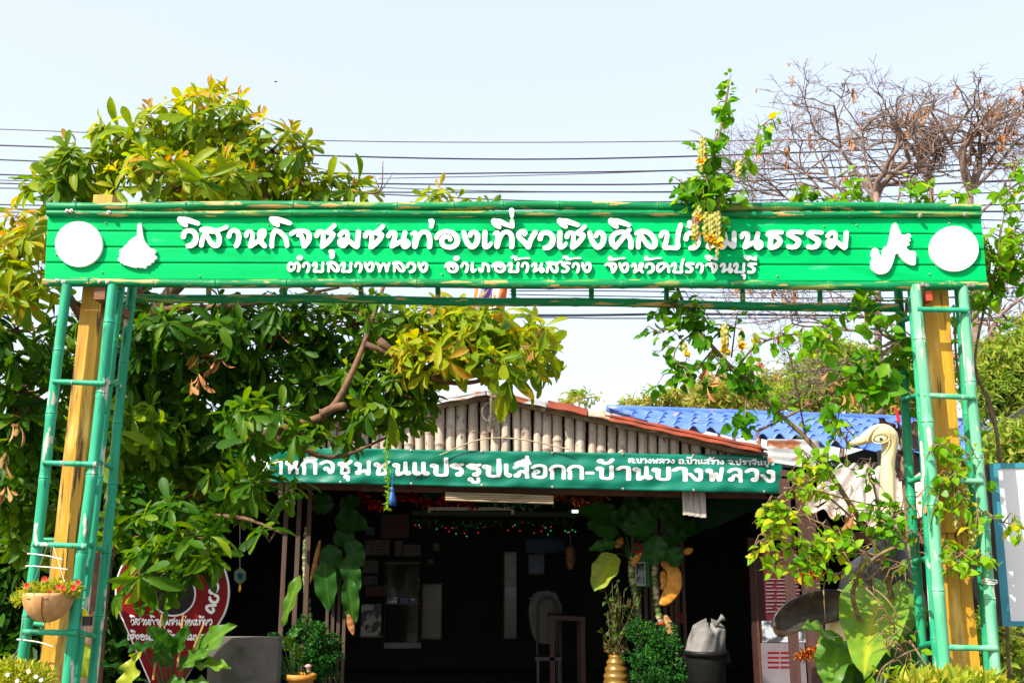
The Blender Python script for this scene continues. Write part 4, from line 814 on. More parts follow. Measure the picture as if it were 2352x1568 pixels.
# main stem from the ground up behind the gateway, out over the sign
branch([(2095,1560,5.5),(2029,1300,5.3),(1988,1217,5.25),(1909,1089,5.2),(1859,1014,5.2),(1764,927,5.2),(1700,865,5.2),(1640,800,5.2),(1600,755,5.2),(1572,700,5.2),(1556,660,5.22),(1550,600,5.2),(1575,520,5.15),(1600,470,5.05),(1622,430,5.0)], .021, .010, bare=True, seg=8)
bushy([(1622,430,5.0),(1635,380,4.98),(1655,300,4.97),(1665,240,4.97),(1675,185,4.97)], .008, .003, 7, .09, .5, .085)
branch([(1655,300,4.97),(1670,230,4.97),(1678,172,4.97)], .004, .0015, 30, .05, .5, shoot=True)
bushy([(1628,425,5.0),(1690,385,4.97),(1725,340,4.96),(1750,290,4.96),(1782,268,4.96)], .006, .002, 6, .08, .55, .092)
bushy([(1610,460,5.0),(1580,430,4.96),(1550,408,4.95)], .005, .002, 5, .10, .38); bushy([(1610,465,5.0),(1580,455,4.94),(1555,445,4.93)], .005, .002, 4, .09, .36)
bushy([(1620,440,5.0),(1650,410,4.95),(1660,450,4.93),(1690,450,4.92)], .005, .002, 5, .11, .45, .085); bushy([(1600,470,5.0),(1615,420,4.93),(1630,400,4.9)], .006, .003, 6, .12, .42, .085)
bushy([(1640,440,5.0),(1650,470,4.92),(1655,500,4.9),(1665,520,4.9)], .005, .002, 5, .08, .36); bushy([(1605,450,4.98),(1640,350,4.95),(1612,330,4.93)], .005, .002, 7, .11, .45)
# under the sign
bushy([(1560,668,5.15),(1540,690,5.1),(1552,720,5.08)], .006, .002, 6, .12, .26); bushy([(1575,700,5.2),(1590,720,5.1),(1605,735,5.1)], .006, .002, 4, .1, .3)
bushy([(1590,745,5.2),(1545,755,5.1),(1495,762,5.1)], .006, .002, 6, .10, .48); bushy([(1600,760,5.2),(1560,790,5.1),(1548,830,5.1),(1580,850,5.1)], .006, .002, 6, .13, .32)
bushy([(1640,800,5.2),(1600,845,5.1),(1560,865,5.1),(1545,850,5.1)], .006, .002, 6, .12, .28); bushy([(1610,760,5.2),(1650,745,5.1),(1700,755,5.1)], .006, .002, 6, .10, .3)
bushy([(1680,850,5.2),(1660,830,5.1),(1640,870,5.1),(1625,880,5.1)], .006, .002, 6, .11, .34); branch([(1680,820,5.2),(1690,740,5.1),(1695,715,5.1)], .005, .002, 18, .07, .4, shoot=True)
bushy([(1690,850,5.2),(1730,800,5.1),(1790,772,5.05),(1850,765,5.0),(1890,748,5.0),(1920,725,5.0)], .007, .002, 12, .09, .62, .072); bushy([(1850,770,5.0),(1890,785,5.0),(1920,790,5.0)], .005, .002, 5, .08, .6)
bushy([(1700,865,5.2),(1720,870,5.15),(1745,905,5.1),(1770,930,5.1)], .006, .002, 7, .10, .35); bushy([(1720,880,5.2),(1712,930,5.12),(1718,960,5.1),(1722,975,5.1)], .005, .002, 6, .09, .3, .085)
branch([(1850,1000,5.2),(1835,920,5.1),(1820,840,5.05),(1808,805,5.05)], .005, .0025, 22, .062, .6, shoot=True); branch([(1740,990,5.25),(1850,935,5.2),(1960,880,5.15),(2080,830,5.15),(2115,800,5.15)], .008, .006, bare=True)
bushy([(2075,690,5.22),(2010,690,5.15),(1985,680,5.1),(1975,690,5.1)], .005, .002, 5, .09, .5); bushy([(2075,790,5.22),(2030,770,5.1),(1990,720,5.05),(1968,705,5.05)], .007, .002, 9, .11, .5, .085)
bushy([(2080,770,5.22),(2040,800,5.1),(2000,830,5.05),(1965,835,5.05)], .007, .002, 10, .14, .42, .088); bushy([(2080,840,5.22),(2040,870,5.1),(2010,905,5.1)], .006, .002, 9, .15, .3, .095)
bushy([(1985,870,5.2),(1950,900,5.1),(1930,940,5.1),(1920,990,5.1)], .006, .002, 9, .13, .5, .082); bushy([(1960,1000,5.2),(1930,970,5.1),(1905,950,5.1),(1890,955,5.1)], .005, .002, 7, .10, .62, .075)
bushy([(1930,990,5.1),(1945,1020,5.1),(1940,1050,5.1)], .004, .002, 5, .09, .62)
# sprigs over the top rail
for pts, tt in (([(1880,480,5.1),(1850,445,5.05),(1832,432,5.05)], .6), ([(1900,480,5.1),(1890,455,5.05),(1862,440,5.05)], .5), ([(1985,482,5.1),(1965,430,5.05),(1945,395,5.05)], .6), ([(1950,482,5.1),(1942,455,5.05)], .6), ([(2095,480,5.1),(2090,440,5.05),(2090,405,5.05)], .62), ([(2075,480,5.1),(2062,465,5.05)], .55), ([(2145,480,5.1),(2140,440,5.05),(2148,425,5.05)], .62), ([(2200,482,5.1),(2195,450,5.05),(2215,425,5.05)], .65), ([(1925,482,5.1),(1915,460,5.05)], .5), ([(2120,482,5.1),(2112,462,5.05)], .5), ([(1990,482,5.1),(1975,465,5.05)], .5)):
    bushy(pts, .004, .0015, 4, .06, tt, .062)
# lower tangle round the ostrich
low = [([(2029,1300,5.3),(1950,1240,5.1),(1880,1250,5.0),(1800,1262,5.0)], .62, 14), ([(1950,1240,5.1),(1870,1195,5.0),(1800,1175,5.0),(1770,1190,5.0)], .66, 14), ([(1988,1217,5.25),(1900,1140,5.1),(1840,1120,5.05),(1790,1140,5.0),(1765,1160,5.0)], .70, 15), ([(1840,1120,5.05),(1890,1075,5.1),(1860,1050,5.1),(1850,1070,5.1)], .6, 12), ([(1800,1175,5.0),(1765,1215,4.95),(1755,1250,4.95)], .75, 8),
 ([(1880,1250,5.0),(1840,1290,5.0),(1775,1295,5.0)], .6, 9), ([(2020,1280,5.2),(1960,1270,5.0),(1900,1270,5.0),(1850,1300,5.0)], .6, 12), ([(2040,1280,5.3),(2010,1130,5.15),(1995,1090,5.1),(2000,1050,5.1)], .28, 12), ([(2030,1200,5.3),(2060,1180,5.1),(2100,1160,5.1)], .28, 12), ([(2035,1230,5.3),(2020,1195,5.1),(2060,1215,5.05),(2090,1240,5.05)], .3, 14),
 ([(2029,1300,5.3),(1990,1330,5.1),(1950,1310,5.0),(1900,1330,5.0),(1890,1360,5.0)], .55, 10), ([(2050,1330,5.3),(2060,1300,5.1),(2085,1330,5.05)], .4, 8), ([(1960,1330,5.1),(2010,1370,5.0),(2045,1420,5.0),(2060,1450,5.0)], .5, 7), ([(2060,1450,5.0),(2040,1470,5.0),(2045,1500,5.0)], .62, 9), ([(2110,1490,5.1),(2080,1500,5.0),(2030,1530,5.0),(2015,1560,5.0)], .62, 9), ([(2090,1470,5.1),(2130,1530,5.0),(2150,1560,5.0)], .6, 5),
 ([(2130,1100,5.2),(2175,1100,4.95),(2205,1070,4.93),(2240,1030,4.92)], .58, 12), ([(2160,1010,5.0),(2190,1040,4.93),(2160,1020,4.92),(2140,1030,4.92)], .62, 8), ([(2180,1110,5.0),(2230,1150,4.93),(2280,1190,4.92),(2352,1210,4.92)], .66, 13), ([(2180,1140,5.0),(2160,1120,4.93),(2150,1170,4.92)], .45, 8), ([(2200,1260,5.0),(2210,1270,4.93),(2240,1290,4.92),(2270,1280,4.92)], .66, 9), ([(2190,1310,5.0),(2200,1290,4.93),(2190,1270,4.93)], .6, 6),
 ([(2140,1240,5.3),(2110,1230,5.15),(2095,1290,5.1)], .35, 9), ([(2230,940,5.4),(2250,1000,5.3),(2240,1080,5.25)], .4, 7), ([(2260,720,5.5),(2235,690,5.3),(2225,670,5.2)], .5, 6), ([(2110,1200,5.3),(2140,1190,5.15),(2120,1150,5.1)], .4, 8), ([(2110,850,5.3),(2120,900,5.25),(2110,960,5.25)], .35, 6), ([(2200,700,5.4),(2195,800,5.3),(2205,900,5.3)], .35, 6)]
for ib, (pts, tt, nb) in enumerate(low): bushy(pts, .006, .0022, int(nb * (1.7 if ib < 7 else 1.0)), .11, min(.8, tt + .12), .056)
branch([(2000,1480,5.3),(1960,1380,5.2),(1970,1330,5.15),(2010,1280,5.1),(2090,1240,5.1)], .014, .008, bare=True, seg=7); branch([(1940,1252,5.1),(2010,1275,5.1),(2085,1298,5.15)], .007, .006, bare=True); branch([(1945,1268,5.0),(1900,1250,5.0),(1860,1210,5.0),(1835,1260,5.0)], .004, .002, bare=True); branch([(1962,1330,5.1),(2020,1360,5.05),(2055,1400,5.0),(2060,1430,5.0)], .006, .003, bare=True)
branch([(1800,1120,5.0),(1870,1125,5.0),(1960,1150,5.1),(2040,1165,5.2)], .005, .004, bare=True); branch([(1845,1180,5.0),(1870,1200,5.0),(1905,1250,5.0)], .004, .003, bare=True)
branch([(2230,1300,5.5),(2240,1050,5.5),(2200,850,5.45),(2190,700,5.45)], .010, .006, bare=True); branch([(2310,1200,5.6),(2290,1000,5.5),(2225,800,5.45)], .012, .006, bare=True)
vs_.build('stem', m_stem, vine, smooth=True); sh_.build('shoot', m_twig, vine, smooth=True); vl.build('foliage', m_vine, vine, smooth=True)
def spike(x, y0, y1, Y, wpx, fl=0):
    m = MB(); a, b = np.array(tuple(P(x, y0, Y))), np.array(tuple(P(x + random.uniform(-3, 3), y1, Y))); L = np.linalg.norm(b - a); r = wpx * mpp(Y) / 2; n = max(6, int(L / .0125))
    m.tube(spline([a, a + (b - a) * .1, a + (b - a) * .55, b], 4), np.interp(np.arange(13), [0, 2, 8, 12], [.003, r * .74, r * .62, .002]), 8)
    for k in range(n):
        t = k / (n - 1); c = a + (b - a) * t; rr_ = r * (math.sin(min(1, t * 3.5 + .35) * math.pi / 2)) * (1 - max(0, t - .55) / .45 * .75)
        for q in range(4):
            az = q * math.pi / 2 + (k % 2) * math.pi / 4; d = np.array([math.cos(az) * .22, math.sin(az) * .22, -1])
            leaves(m, T_OV, [c + np.array([math.cos(az) * rr_ * .72, math.sin(az) * rr_ * .72, .012])], [d], [(math.cos(az), math.sin(az), .15)], rr_ * 1.5 + .008, .5)
    o = m.build('flower_spike', m_bract, vine)
    if fl:
        m = MB(); c = a + (b - a) * .68
        for q in range(fl):
            az = RNG.uniform(0, 6.28); d = np.array([math.cos(az), -.6 + .5 * math.sin(az), -.25]); cc_ = c + (b - a) * RNG.uniform(-.1, .1)
            leaves(m, T_OV, [cc_, cc_, cc_], nrm(np.array([d, d + (0, 0, -.6), d + (.3, 0, .3)])), randdir(3), [.034, .03, .028], .5)
        m.build('petals', m_petal, o)
for x, y0, y1, w_, fl in ((1614,318,395,17,6),(1698,372,410,14,0),(1597,488,565,15,3),(1605,470,512,12,3),(1620,492,555,13,0),(1631,485,575,16,7),(1641,492,545,14,0),(1648,490,590,15,8),(1642,540,562,12,6)): spike(x, y0, y1, 4.86, w_, fl)
for x, y0, y1, w_, fl in ((1664,748,822,16,8),(1700,775,800,10,5),(1572,790,820,10,3),(2235,1215,1262,14,0),(2196,1180,1218,12,0)): spike(x, y0, y1, 4.97, w_, fl)
for x, y in ((1632, 885), (1630, 850), (2140, 1160), (2196, 1200), (1955, 1190), (1920, 870), (1960, 890), (1725, 985)): dryclump(vine, x, y, 5.02, 4, .07, m_dry, 'dry_leaves')
# hanging creeper in front of the right-hand edge
ve = thing('creeper', 'bright green creeper hanging down at the right edge beside the sign end', 'creeper', (P(2310, 1100, 5.5).x, 5.5, 0))
vs_, vl, sh_ = MB(), MB(), MB()
for pts, tt, nb in (([(2262,700,5.4),(2285,620,5.3),(2305,500,5.25),(2322,420,5.25),(2338,365,5.25)], .60, 16), ([(2280,680,5.4),(2300,560,5.3),(2340,520,5.25)], .62, 14), ([(2265,690,5.4),(2275,600,5.3),(2268,540,5.3)], .55, 14), ([(2285,640,5.4),(2330,600,5.3),(2352,560,5.3)], .62, 12), ([(2270,660,5.4),(2320,640,5.35),(2340,600,5.3)], .5, 10)): bushy(pts, .006, .002, nb, .12, tt, .07)
branch([(2320,1600,5.6),(2290,1000,5.6),(2240,850,5.5),(2262,700,5.4)], .012, .007, bare=True)
vs_.build('stem', m_stem, ve, smooth=True); vl.build('foliage', m_vine, ve)

# ------------------------------------------------------------------ ostrich statue
YO = 6.3
ost = thing('ostrich_statue', 'cream and black painted ostrich statue rising behind the climbing shrub', 'statue', (P(2000, 1400, YO + .2).x, YO + .2, 0))
z3 = lambda x, y, dy=0.: P((3050 + x / 2.24) * .574219, (1650 + y / 2.24) * .574219, YO + dy)
z3s = .574219 / 2.24 * mpp(YO)
hp = [(748,277,6,8),(790,275,13,20),(850,262,26,34),(910,238,52,46),(965,208,84,60),(1020,186,104,74),(1075,182,110,80),(1118,205,104,80),(1140,255,88,74),(1138,320,72,64),(1128,400,62,58),(1122,520,62,58),(1122,700,64,60),(1132,900,66,62),(1140,1050,74,70)]
pts = [tuple(z3(x, y)) for x, y, a, b in hp]; ra = [a * z3s for x, y, a, b in hp]; rb = [b * z3s for x, y, a, b in hp]
pts += [tuple(P(2046, 1262, YO + .02)), tuple(P(2034, 1310, YO + .10)), tuple(P(2022, 1360, YO + .28)), tuple(P(2030, 1390, YO + .55)), tuple(P(2050, 1395, YO + .85)), tuple(P(2060, 1380, YO + 1.1))]
ra += [.11, .19, .27, .29, .22, .05]; rb += [.10, .17, .25, .27, .20, .05]
S = spline(np.hstack([np.array(pts), np.array(ra)[:, None], np.array(rb)[:, None]]), 5)
m = MB(); m.tube(S[:, :3], S[:, 3], 22, sx=S[:, 4], up=(0, 1, 0)); segs = 22; nb_ = len(S) - 1; cut = 5 * 14
m.mi = [0 if (i // segs) < cut else 1 for i in range(nb_ * segs)] + [0, 1]
m.build('body', [m_cream, m_blackpaint], ost, smooth=True)
side = -.066
def hd(x, y, d): return z3(x, y, d)
m = MB(); m.tube(spline([hd(940, 262, -.035), hd(962, 195, -.058), hd(1010, 140, -.062), hd(1075, 112, -.055), hd(1140, 135, -.062), hd(1180, 195, -.064), hd(1192, 262, -.055), hd(1182, 285, -.045)], 5), [.0035 + .004 * math.sin(math.pi * min(1, k / 35 + .1)) for k in range(36)], 8); m.build('brow_ridge', m_cream, ost, smooth=True)
m = MB()
for sgn_ in (1,):
    m.tube([hd(1055 + 76 * math.cos(a) * (1 + .08 * math.cos(a)), 232 + 44 * math.sin(a) - 8 * math.cos(a), -.0705) for a in np.linspace(0, 2 * math.pi, 30)], .0042, 7)
ey = m.build('eye_rim', m_cream, ost, smooth=True)
m = MB(); c = hd(1055, 232, -.060); m.ball(c, (60 * z3s, .012, 33 * z3s), 18, 10); m.build('eyeball', m_eyewhite, ey, smooth=True)
m = MB(); c = hd(1062, 236, -.0715); m.ball(c, (15 * z3s, .003, 13 * z3s), 12, 8); m.build('pupil', m_black, ey, smooth=True)
m = MB(); m.tube(spline([hd(752, 281, -.007), hd(810, 278, -.022), hd(870, 272, -.036), hd(915, 274, -.046), hd(935, 260, -.052)], 5), .0016, 5); m.build('mouth_line', m_cocodark, ost)
wing = [(1776,1440),(1779,1418),(1792,1398),(1815,1380),(1845,1366),(1880,1356),(1915,1352),(1945,1365),(1950,1395),(1935,1420),(1905,1430),(1870,1438),(1830,1452),(1800,1462),(1784,1458)]
wpts = sp(wing); m = MB(); m.cur = 0
top = [P(x, y, YO - .22 + .10 * ((x - 1776) / 170)) for x, y in wpts]
cen = P(1865, 1405, YO - .16); n = len(top)
v = [tuple(p) for p in top] + [tuple(p.lerp(cen, .25) + Vector((0, .05, 0))) for p in top] + [tuple(cen + Vector((0, .075, 0)))] + [tuple(p + Vector((0, .05, .0)) + (cen - p) * .02) for p in top] + [tuple(p.lerp(cen, .4) + Vector((0, .11, 0))) for p in top] + [tuple(cen + Vector((0, .14, 0)))]
f = []; b0 = n; b1 = 2 * n + 1
for i in range(n):
    j = (i + 1) % n
    f += [(i, j, n + j, n + i), (n + i, n + j, 2 * n), (b1 + j, b1 + i, b1 + n + i, b1 + n + j), (b1 + n + j, b1 + n + i, b1 + 2 * n), (j, i, b1 + i, b1 + j)]
m.add(v, f); m.mi = [1 if (q % 5) in (0, 1) else 0 for q in range(len(f))]
m.build('wing', [m_blackpaint, m_tan], ost, smooth=True)
for x0, dy in ((1922, .0), (2010, .25)):
    m = MB(); kz = P(x0, 1500, YO + dy); a = P(x0 + 22, 1370, YO + dy + .05)
    m.tube(spline([tuple(a), tuple(P(x0 + 4, 1430, YO + dy)), tuple(P(x0, 1520, YO + dy)), (kz.x - .01, YO + dy, .55), (kz.x - .02, YO + dy + .02, .25), (kz.x - .03, YO + dy, .05)], 4), np.interp(np.arange(21), [0, 4, 8, 12, 16, 20], [.085, .078, .06, .04, .03, .032]), 12)
    m.ball((kz.x - .06, YO + dy - .08, .035), (.05, .13, .035), 12, 8); m.build('leg', m_cream, ost, smooth=True)

# ------------------------------------------------------------------ big-leaved plants
def bigleaf(mb, base_, tip, normal, width, tint, bend=.12, rows=14, cols=8, wav=.02, heart=False, curl=.18):
    a = np.array(tuple(base_)); b = np.array(tuple(tip)); y = nrm(b - a); L = np.linalg.norm(b - a); x = nrm(np.cross(y, np.array(normal, float))); z = np.cross(x, y)
    v = []; f = []; ph = random.uniform(0, 6)
    for i in range(rows + 1):
        t = i / rows
        wd = width / 2 * ((math.sin(math.pi * min(1, t ** .75 * .98 + .02)) ** .62) if not heart else (math.sin(math.pi * (t * .93 + .07) ** .62) ** .8)) if i < rows else .004
        for j in range(cols + 1):
            s = j / cols * 2 - 1
            back = -.22 * L * abs(s) * (1 - t) ** 3 if heart else 0.
            zz = curl * wd * s * s - bend * L * t * t + wav * math.sin(t * 17 + ph + (2 if s > 0 else 0)) * abs(s) ** 2 + .006 * math.sin(t * 44) * abs(s)
            if abs(s) < .01: zz -= .006
            v.append(a + y * (L * t + back) + x * wd * s + z * zz)
    for i in range(rows):
        for j in range(cols): k = i * (cols + 1) + j; f.append((k, k + 1, k + cols + 2, k + cols + 1))
    vt = np.array([[.16 * (j == cols // 2) + .035 * math.sin(i * 2.6 + abs(j - cols / 2) * 1.3) for j in range(cols + 1)] for i in range(rows + 1)]).ravel()
    mb.add(v, f, np.clip(tint + vt + RNG.normal(0, .015, len(v)), 0, 1)); return mb
def plantleaf(parent, bp, tp, wpx, tint, Y, Yt=None, nrmv=(0, -1, .5), stem=None, **k):
    m = MB(); bigleaf(m, P(*bp, Y), P(*tp, Yt or Y), nrmv, wpx * mpp(Y), tint, **k); o = m.build('leaf', m_big, parent, smooth=True)
    m = MB(); c = [m_ for m_ in (P(*bp, Y), P(*bp, Y).lerp(P(*tp, Yt or Y), .8))]
    if stem: MB().tube(spline([tuple(P(*stem)), tuple((P(*stem) + P(*bp, Y)) / 2 + Vector((0, 0, .04))), tuple(P(*bp, Y))], 5), [.010] * 5 + [.006] * 6, 7).build('petiole', m_petiole, o, smooth=True)
    return o
ee = thing('elephant_ear_plant', 'big light green elephant ear leaves at the ostrich statue feet', 'plant', (P(2000, 1600, 5.7).x, 5.7, 0))
root = (2000, 1700, 5.8)
plantleaf(ee, (2012, 1366), (1985, 1530), 140, .86, 5.4, 4.95, (-.25, -1, .8), root, heart=True, bend=.10); plantleaf(ee, (2050, 1350), (2085, 1445), 95, .74, 5.8, 5.5, (.1, -1, .7), root, heart=True)
plantleaf(ee, (2010, 1460), (1975, 1570), 90, .25, 5.55, 5.4, (.35, -1, .1), root, heart=True); plantleaf(ee, (1930, 1470), (1858, 1428), 80, .72, 5.4, 5.2, (-.2, -.6, .8), root); plantleaf(ee, (1925, 1480), (1900, 1575), 85, .66, 5.4, 5.2, (-.6, -1, .1), root, heart=True)
plantleaf(ee, (2060, 1440), (2090, 1560), 90, .35, 5.7, 5.6, (.2, -1, .2), root, heart=True); plantleaf(ee, (1960, 1500), (1950, 1620), 110, .45, 5.5, 5.4, (-.1, -1, .2), root, heart=True); plantleaf(ee, (2090, 1390), (2120, 1460), 60, .6, 6.0, 5.9, (.2, -1, .2), root, heart=True)
rb_ = thing('rubber_plant', 'dark purplish rubber plant leaves with a red shoot behind the statue head', 'plant', (P(2075, 1100, 7.0).x, 7.0, 0))
m = MB()
for bp, tp, wd_ in (((2072,1010),(2022,958),26),((2070,1020),(2066,970),22),((2078,1010),(2112,965),30),((2075,1080),(2066,1100),26),((2070,1060),(2090,1020),28)): bigleaf(m, P(*bp, 7.0), P(*tp, 6.95), (0, -1, .3), wd_ * mpp(7), .02)
m.build('leaf', leafmat('purple_leaf', [(0, (.045, .022, .018)), (1, (.09, .05, .03))], trans=.1), rb_, smooth=True)
MB().tube([P(2066, 970, 7), P(2058, 940, 7), P(2054, 932, 7)], [.014, .010, .002], 7).build('shoot', m_red, rb_); MB().tube([(rb_.location.x, 7.0, 0), P(2075, 1100, 7), P(2068, 990, 7)], [.02, .015, .01], 7).build('stem', m_stem, rb_)
def cane(label, path, Y, leaf_specs, rad=.040, name='dumb_cane_plant', g='dumb cane plants in the hut doorway'):
    t = thing(name, label, 'plant', (P(*path[0], Y).x, Y, 0), g)
    pp = spline([(P(*path[0], Y).x, Y, 0.)] + [tuple(P(*p, Y)) for p in path], 8); n = len(pp); k = np.arange(n)
    m = MB(); dense = spline(pp, 4); m.tube(dense, rad * (1 + .10 * np.sign(np.sin(np.arange(len(dense)) * .8))) * np.linspace(1.1, .8, len(dense)), 12); m.build('stem', m_cane, t, smooth=True)
    for ls in leaf_specs: plantleaf(t, ls[0], ls[1], ls[2] * .82, ls[3] + .08, ls[4], **(ls[5] if len(ls) > 5 else {}))
    return t
topA = (1452, 1290, 11.35); topB = (1505, 1305, 11.35)
ca = cane('leaning pale-ringed dumb cane with the big bright drooping leaf', [(1466, 1436), (1462, 1390), (1456, 1354), (1449, 1310), (1452, 1270)], 11.35,
 [((1412, 1272), (1362, 1352), 78, .86, 11.15, dict(stem=topA, Yt=11.05, nrmv=(-.5, -1, .6))), ((1420, 1225), (1350, 1198), 60, .30, 11.25, dict(stem=topA)), ((1415, 1245), (1352, 1258), 36, .40, 11.25, dict(stem=topA)), ((1425, 1190), (1330, 1165), 68, .34, 11.3, dict(stem=topA)), ((1455, 1200), (1400, 1180), 60, .28, 11.15, dict(stem=topA)), ((1450, 1190), (1447, 1132), 50, .34, 11.25, dict(stem=topA)), ((1460, 1210), (1500, 1232), 60, .2, 11.1, dict(stem=topA))])
cb = cane('crooked dumb cane tied with red ribbon and an orange withered leaf', [(1560, 1545), (1545, 1490), (1515, 1416), (1507, 1360), (1503, 1320), (1507, 1285)], 11.3,
 [((1490, 1180), (1408, 1178), 70, .22, 11.15, dict(stem=topB)), ((1505, 1190), (1430, 1215), 85, .20, 11.05, dict(stem=topB)), ((1510, 1230), (1500, 1300), 62, .24, 11.05, dict(stem=topB, nrmv=(.1, -1, .2))), ((1535, 1260), (1562, 1300), 60, .25, 11.05, dict(stem=topB, nrmv=(.3, -1, .3))), ((1530, 1220), (1580, 1150), 40, .33, 11.35, dict(stem=topB)), ((1520, 1200), (1560, 1135), 44, .30, 11.25, dict(stem=topB)), ((1500, 1190), (1520, 1128), 44, .42, 11.3, dict(stem=topB)), ((1540, 1225), (1625, 1200), 50, .22, 11.45, dict(stem=topB)), ((1490, 1190), (1482, 1135), 48, .3, 11.35, dict(stem=topB)), ((1520, 1240), (1580, 1225), 52, .2, 11.35, dict(stem=topB))])
def withered(parent, pts, wpx, Y, mat=m_orangeleaf):
    pp = spline([tuple(P(x, y, Y + dy)) for x, y, dy in pts], 6); m = MB(); n = len(pp); wv = wpx * mpp(Y) / 2
    wd_ = [wv * max(.08, math.sin(math.pi * min(1, k / (n - 1) * .92 + .06)) ** .7) for k in range(n)]
    m.tube(pp, [.012 + .006 * math.sin(k * 1.7) for k in range(n)], 10, sx=wd_, up=(0, 1, 0)); m.build('withered_leaf', mat, parent, smooth=True)
withered(cb, [(1520,1290,-.1),(1545,1310,-.14),(1548,1345,-.15),(1530,1375,-.13),(1516,1388,-.12)], 34, 11.3); withered(cb, [(1522,1310,-.05),(1530,1340,-.05),(1518,1352,-.06)], 26, 11.3); withered(cb, [(1570,1270,0),(1592,1260,0)], 16, 11.3); withered(cb, [(1528,1412,-.05),(1538,1440,-.06),(1545,1468,-.05)], 20, 11.25, m_paledry)
withered(ca, [(1452,1300,-.08),(1460,1285,-.1),(1474,1268,-.1)], 15, 11.35); withered(ca, [(1415,1240,0),(1430,1252,0)], 28, 11.4); withered(ca, [(1446,1378,-.04),(1442,1395,-.05)], 10, 11.35, m_paledry)
m = MB(); rc = P(1517, 1431, 11.3); m.tube([rc + Vector((.05 * math.cos(a), .05 * math.sin(a), .01 * math.cos(a))) for a in np.linspace(0, 2 * math.pi, 18)], .012, 6)
m.tube(spline([P(1524, 1430, 11.25), P(1545, 1418, 11.45), P(1560, 1405, 11.95)], 4), .006, 5); m.tube(spline([P(1558, 1405, 11.97), P(1566, 1412, 11.97), P(1566, 1430, 11.97)], 4), .012, 5); m.build('ribbon', m_red, cb)
tl = (700, 1200, 11.35)
cl = cane('dumb cane with long dark drooping leaves and one brown tip left of the doorway', [(712, 1460), (706, 1380), (700, 1280), (705, 1210)], 11.35,
 [((770, 1220), (815, 1250), 60, .16, 11.15, dict()), ((770, 1190), (845, 1205), 70, .15, 11.2, dict()), ((755, 1250), (770, 1342), 62, .20, 11.1, dict(nrmv=(.2, -1, .1))), ((800, 1240), (835, 1300), 50, .24, 11.05, dict(nrmv=(.3, -1, .1))), ((745, 1290), (752, 1402), 66, .34, 11.05, dict(nrmv=(-.2, -1, .1))), ((795, 1280), (822, 1365), 52, .30, 11, dict(nrmv=(.2, -1, .1))), ((800, 1330), (812, 1440), 46, .42, 10.95, dict(nrmv=(.1, -1, .1))), ((690, 1320), (640, 1436), 40, .62, 11.05, dict(nrmv=(-.5, -1, .2))), ((745, 1180), (735, 1125), 60, .14, 11.35, dict()), ((780, 1170), (830, 1140), 50, .14, 11.35, dict())], .035)
withered(cl, [(800, 1410, 0), (806, 1435, 0), (812, 1458, 0)], 16, 10.93, m_dry); withered(cl, [(735, 1240, -.1), (725, 1290, -.1), (712, 1340, -.1)], 12, 11.25, m_dry)
fp = thing('broad_leaf_plant', 'leafy plant with glossy upright leaves and bare stakes at the bottom left', 'plant', (P(380, 1650, 6.3).x, 6.3, 0))
rt = (390, 1640, 6.35)
for bp, tp, wd_, tt, nv in (((440,1510),(524,1430),58,.66,(-.5,-1,.5)),((445,1525),(524,1520),36,.78,(0,-.6,1)),((395,1500),(350,1440),44,.45,(.5,-1,.4)),((330,1490),(252,1465),30,.34,(0,-.6,1)),((350,1480),(300,1485),40,.25,(0,-.7,.8)),((400,1500),(425,1440),34,.5,(.1,-1,.3)),((410,1530),(470,1490),36,.6,(-.3,-1,.5)),((330,1560),(238,1510),22,.3,(0,-.7,.8)),((380,1530),(370,1480),44,.4,(.1,-1,.3)),((440,1560),(480,1600),40,.7,(0,-.8,.6)),((390,1560),(420,1600),44,.55,(0,-.8,.6))):
    plantleaf(fp, bp, tp, wd_, tt, 6.25, 6.05, nv, rt)
m = MB(); bigleaf(m, P(290, 1590, 6.1), P(305, 1500, 6.0), (-.5, -1, .2), 52 * mpp(6.1), .97, wav=.03); m.build('leaf', m_big, fp, smooth=True); m = MB(); bigleaf(m, P(205, 1560, 5.8), P(170, 1455, 5.7), (-.2, -1, .2), 50 * mpp(5.8), .9); m.build('leaf', m_big, fp, smooth=True)
for a, b in (((352,1560),(372,1410)),((408,1530),(421,1409)),((428,1530),(470,1428))): MB().tube([P(*a, 6.2), P(*b, 6.2)], [.008, .006], 6).build('stake', m_paledry, fp)
def herb(label, blobs, Y, n, pot=None, name='herb_shrub', g='curly herb shrubs at the hut front'):
    t = thing(name, label, 'shrub', (P(blobs[0][0], 1500, Y).x, Y, 0), g); m = MB(); st = MB()
    for bx, by, rx, ry in blobs:
        k = int(n * rx * ry / 3200); s = mpp(Y); c = np.array(tuple(P(bx, by, Y))); nc = 15; dc = randdir(nc); cen = c + dc * np.array([rx * s, rx * s * .8, ry * s]) * (RNG.uniform(.3, 1.05, nc))[:, None]
        kk = RNG.integers(0, nc, k); d = randdir(k); pos = cen[kk] + d * (rx * s * .34) * (RNG.uniform(.2, 1, k) ** .5)[:, None]; dark_ = RNG.normal(0, .14, nc)[kk]
        for q in range(3): leaves(m, T_TINY, pos + RNG.normal(size=(k, 3)) * .008, nrm(d + RNG.normal(size=(k, 3)) * .8), d + RNG.normal(size=(k, 3)) * .4 + (0, -.2, .5), RNG.uniform(.022, .042, k), np.clip(RNG.normal(.32, .18, k) + dark_, 0, 1))
        for q in range(6): st.tube([(P(bx, 1600, Y).x, Y, 0), tuple(c), tuple(cen[q])], [.008, .005, .002], 5)
    m.build('foliage', m_herb, t); st.build('stem', m_petiole, t); return t
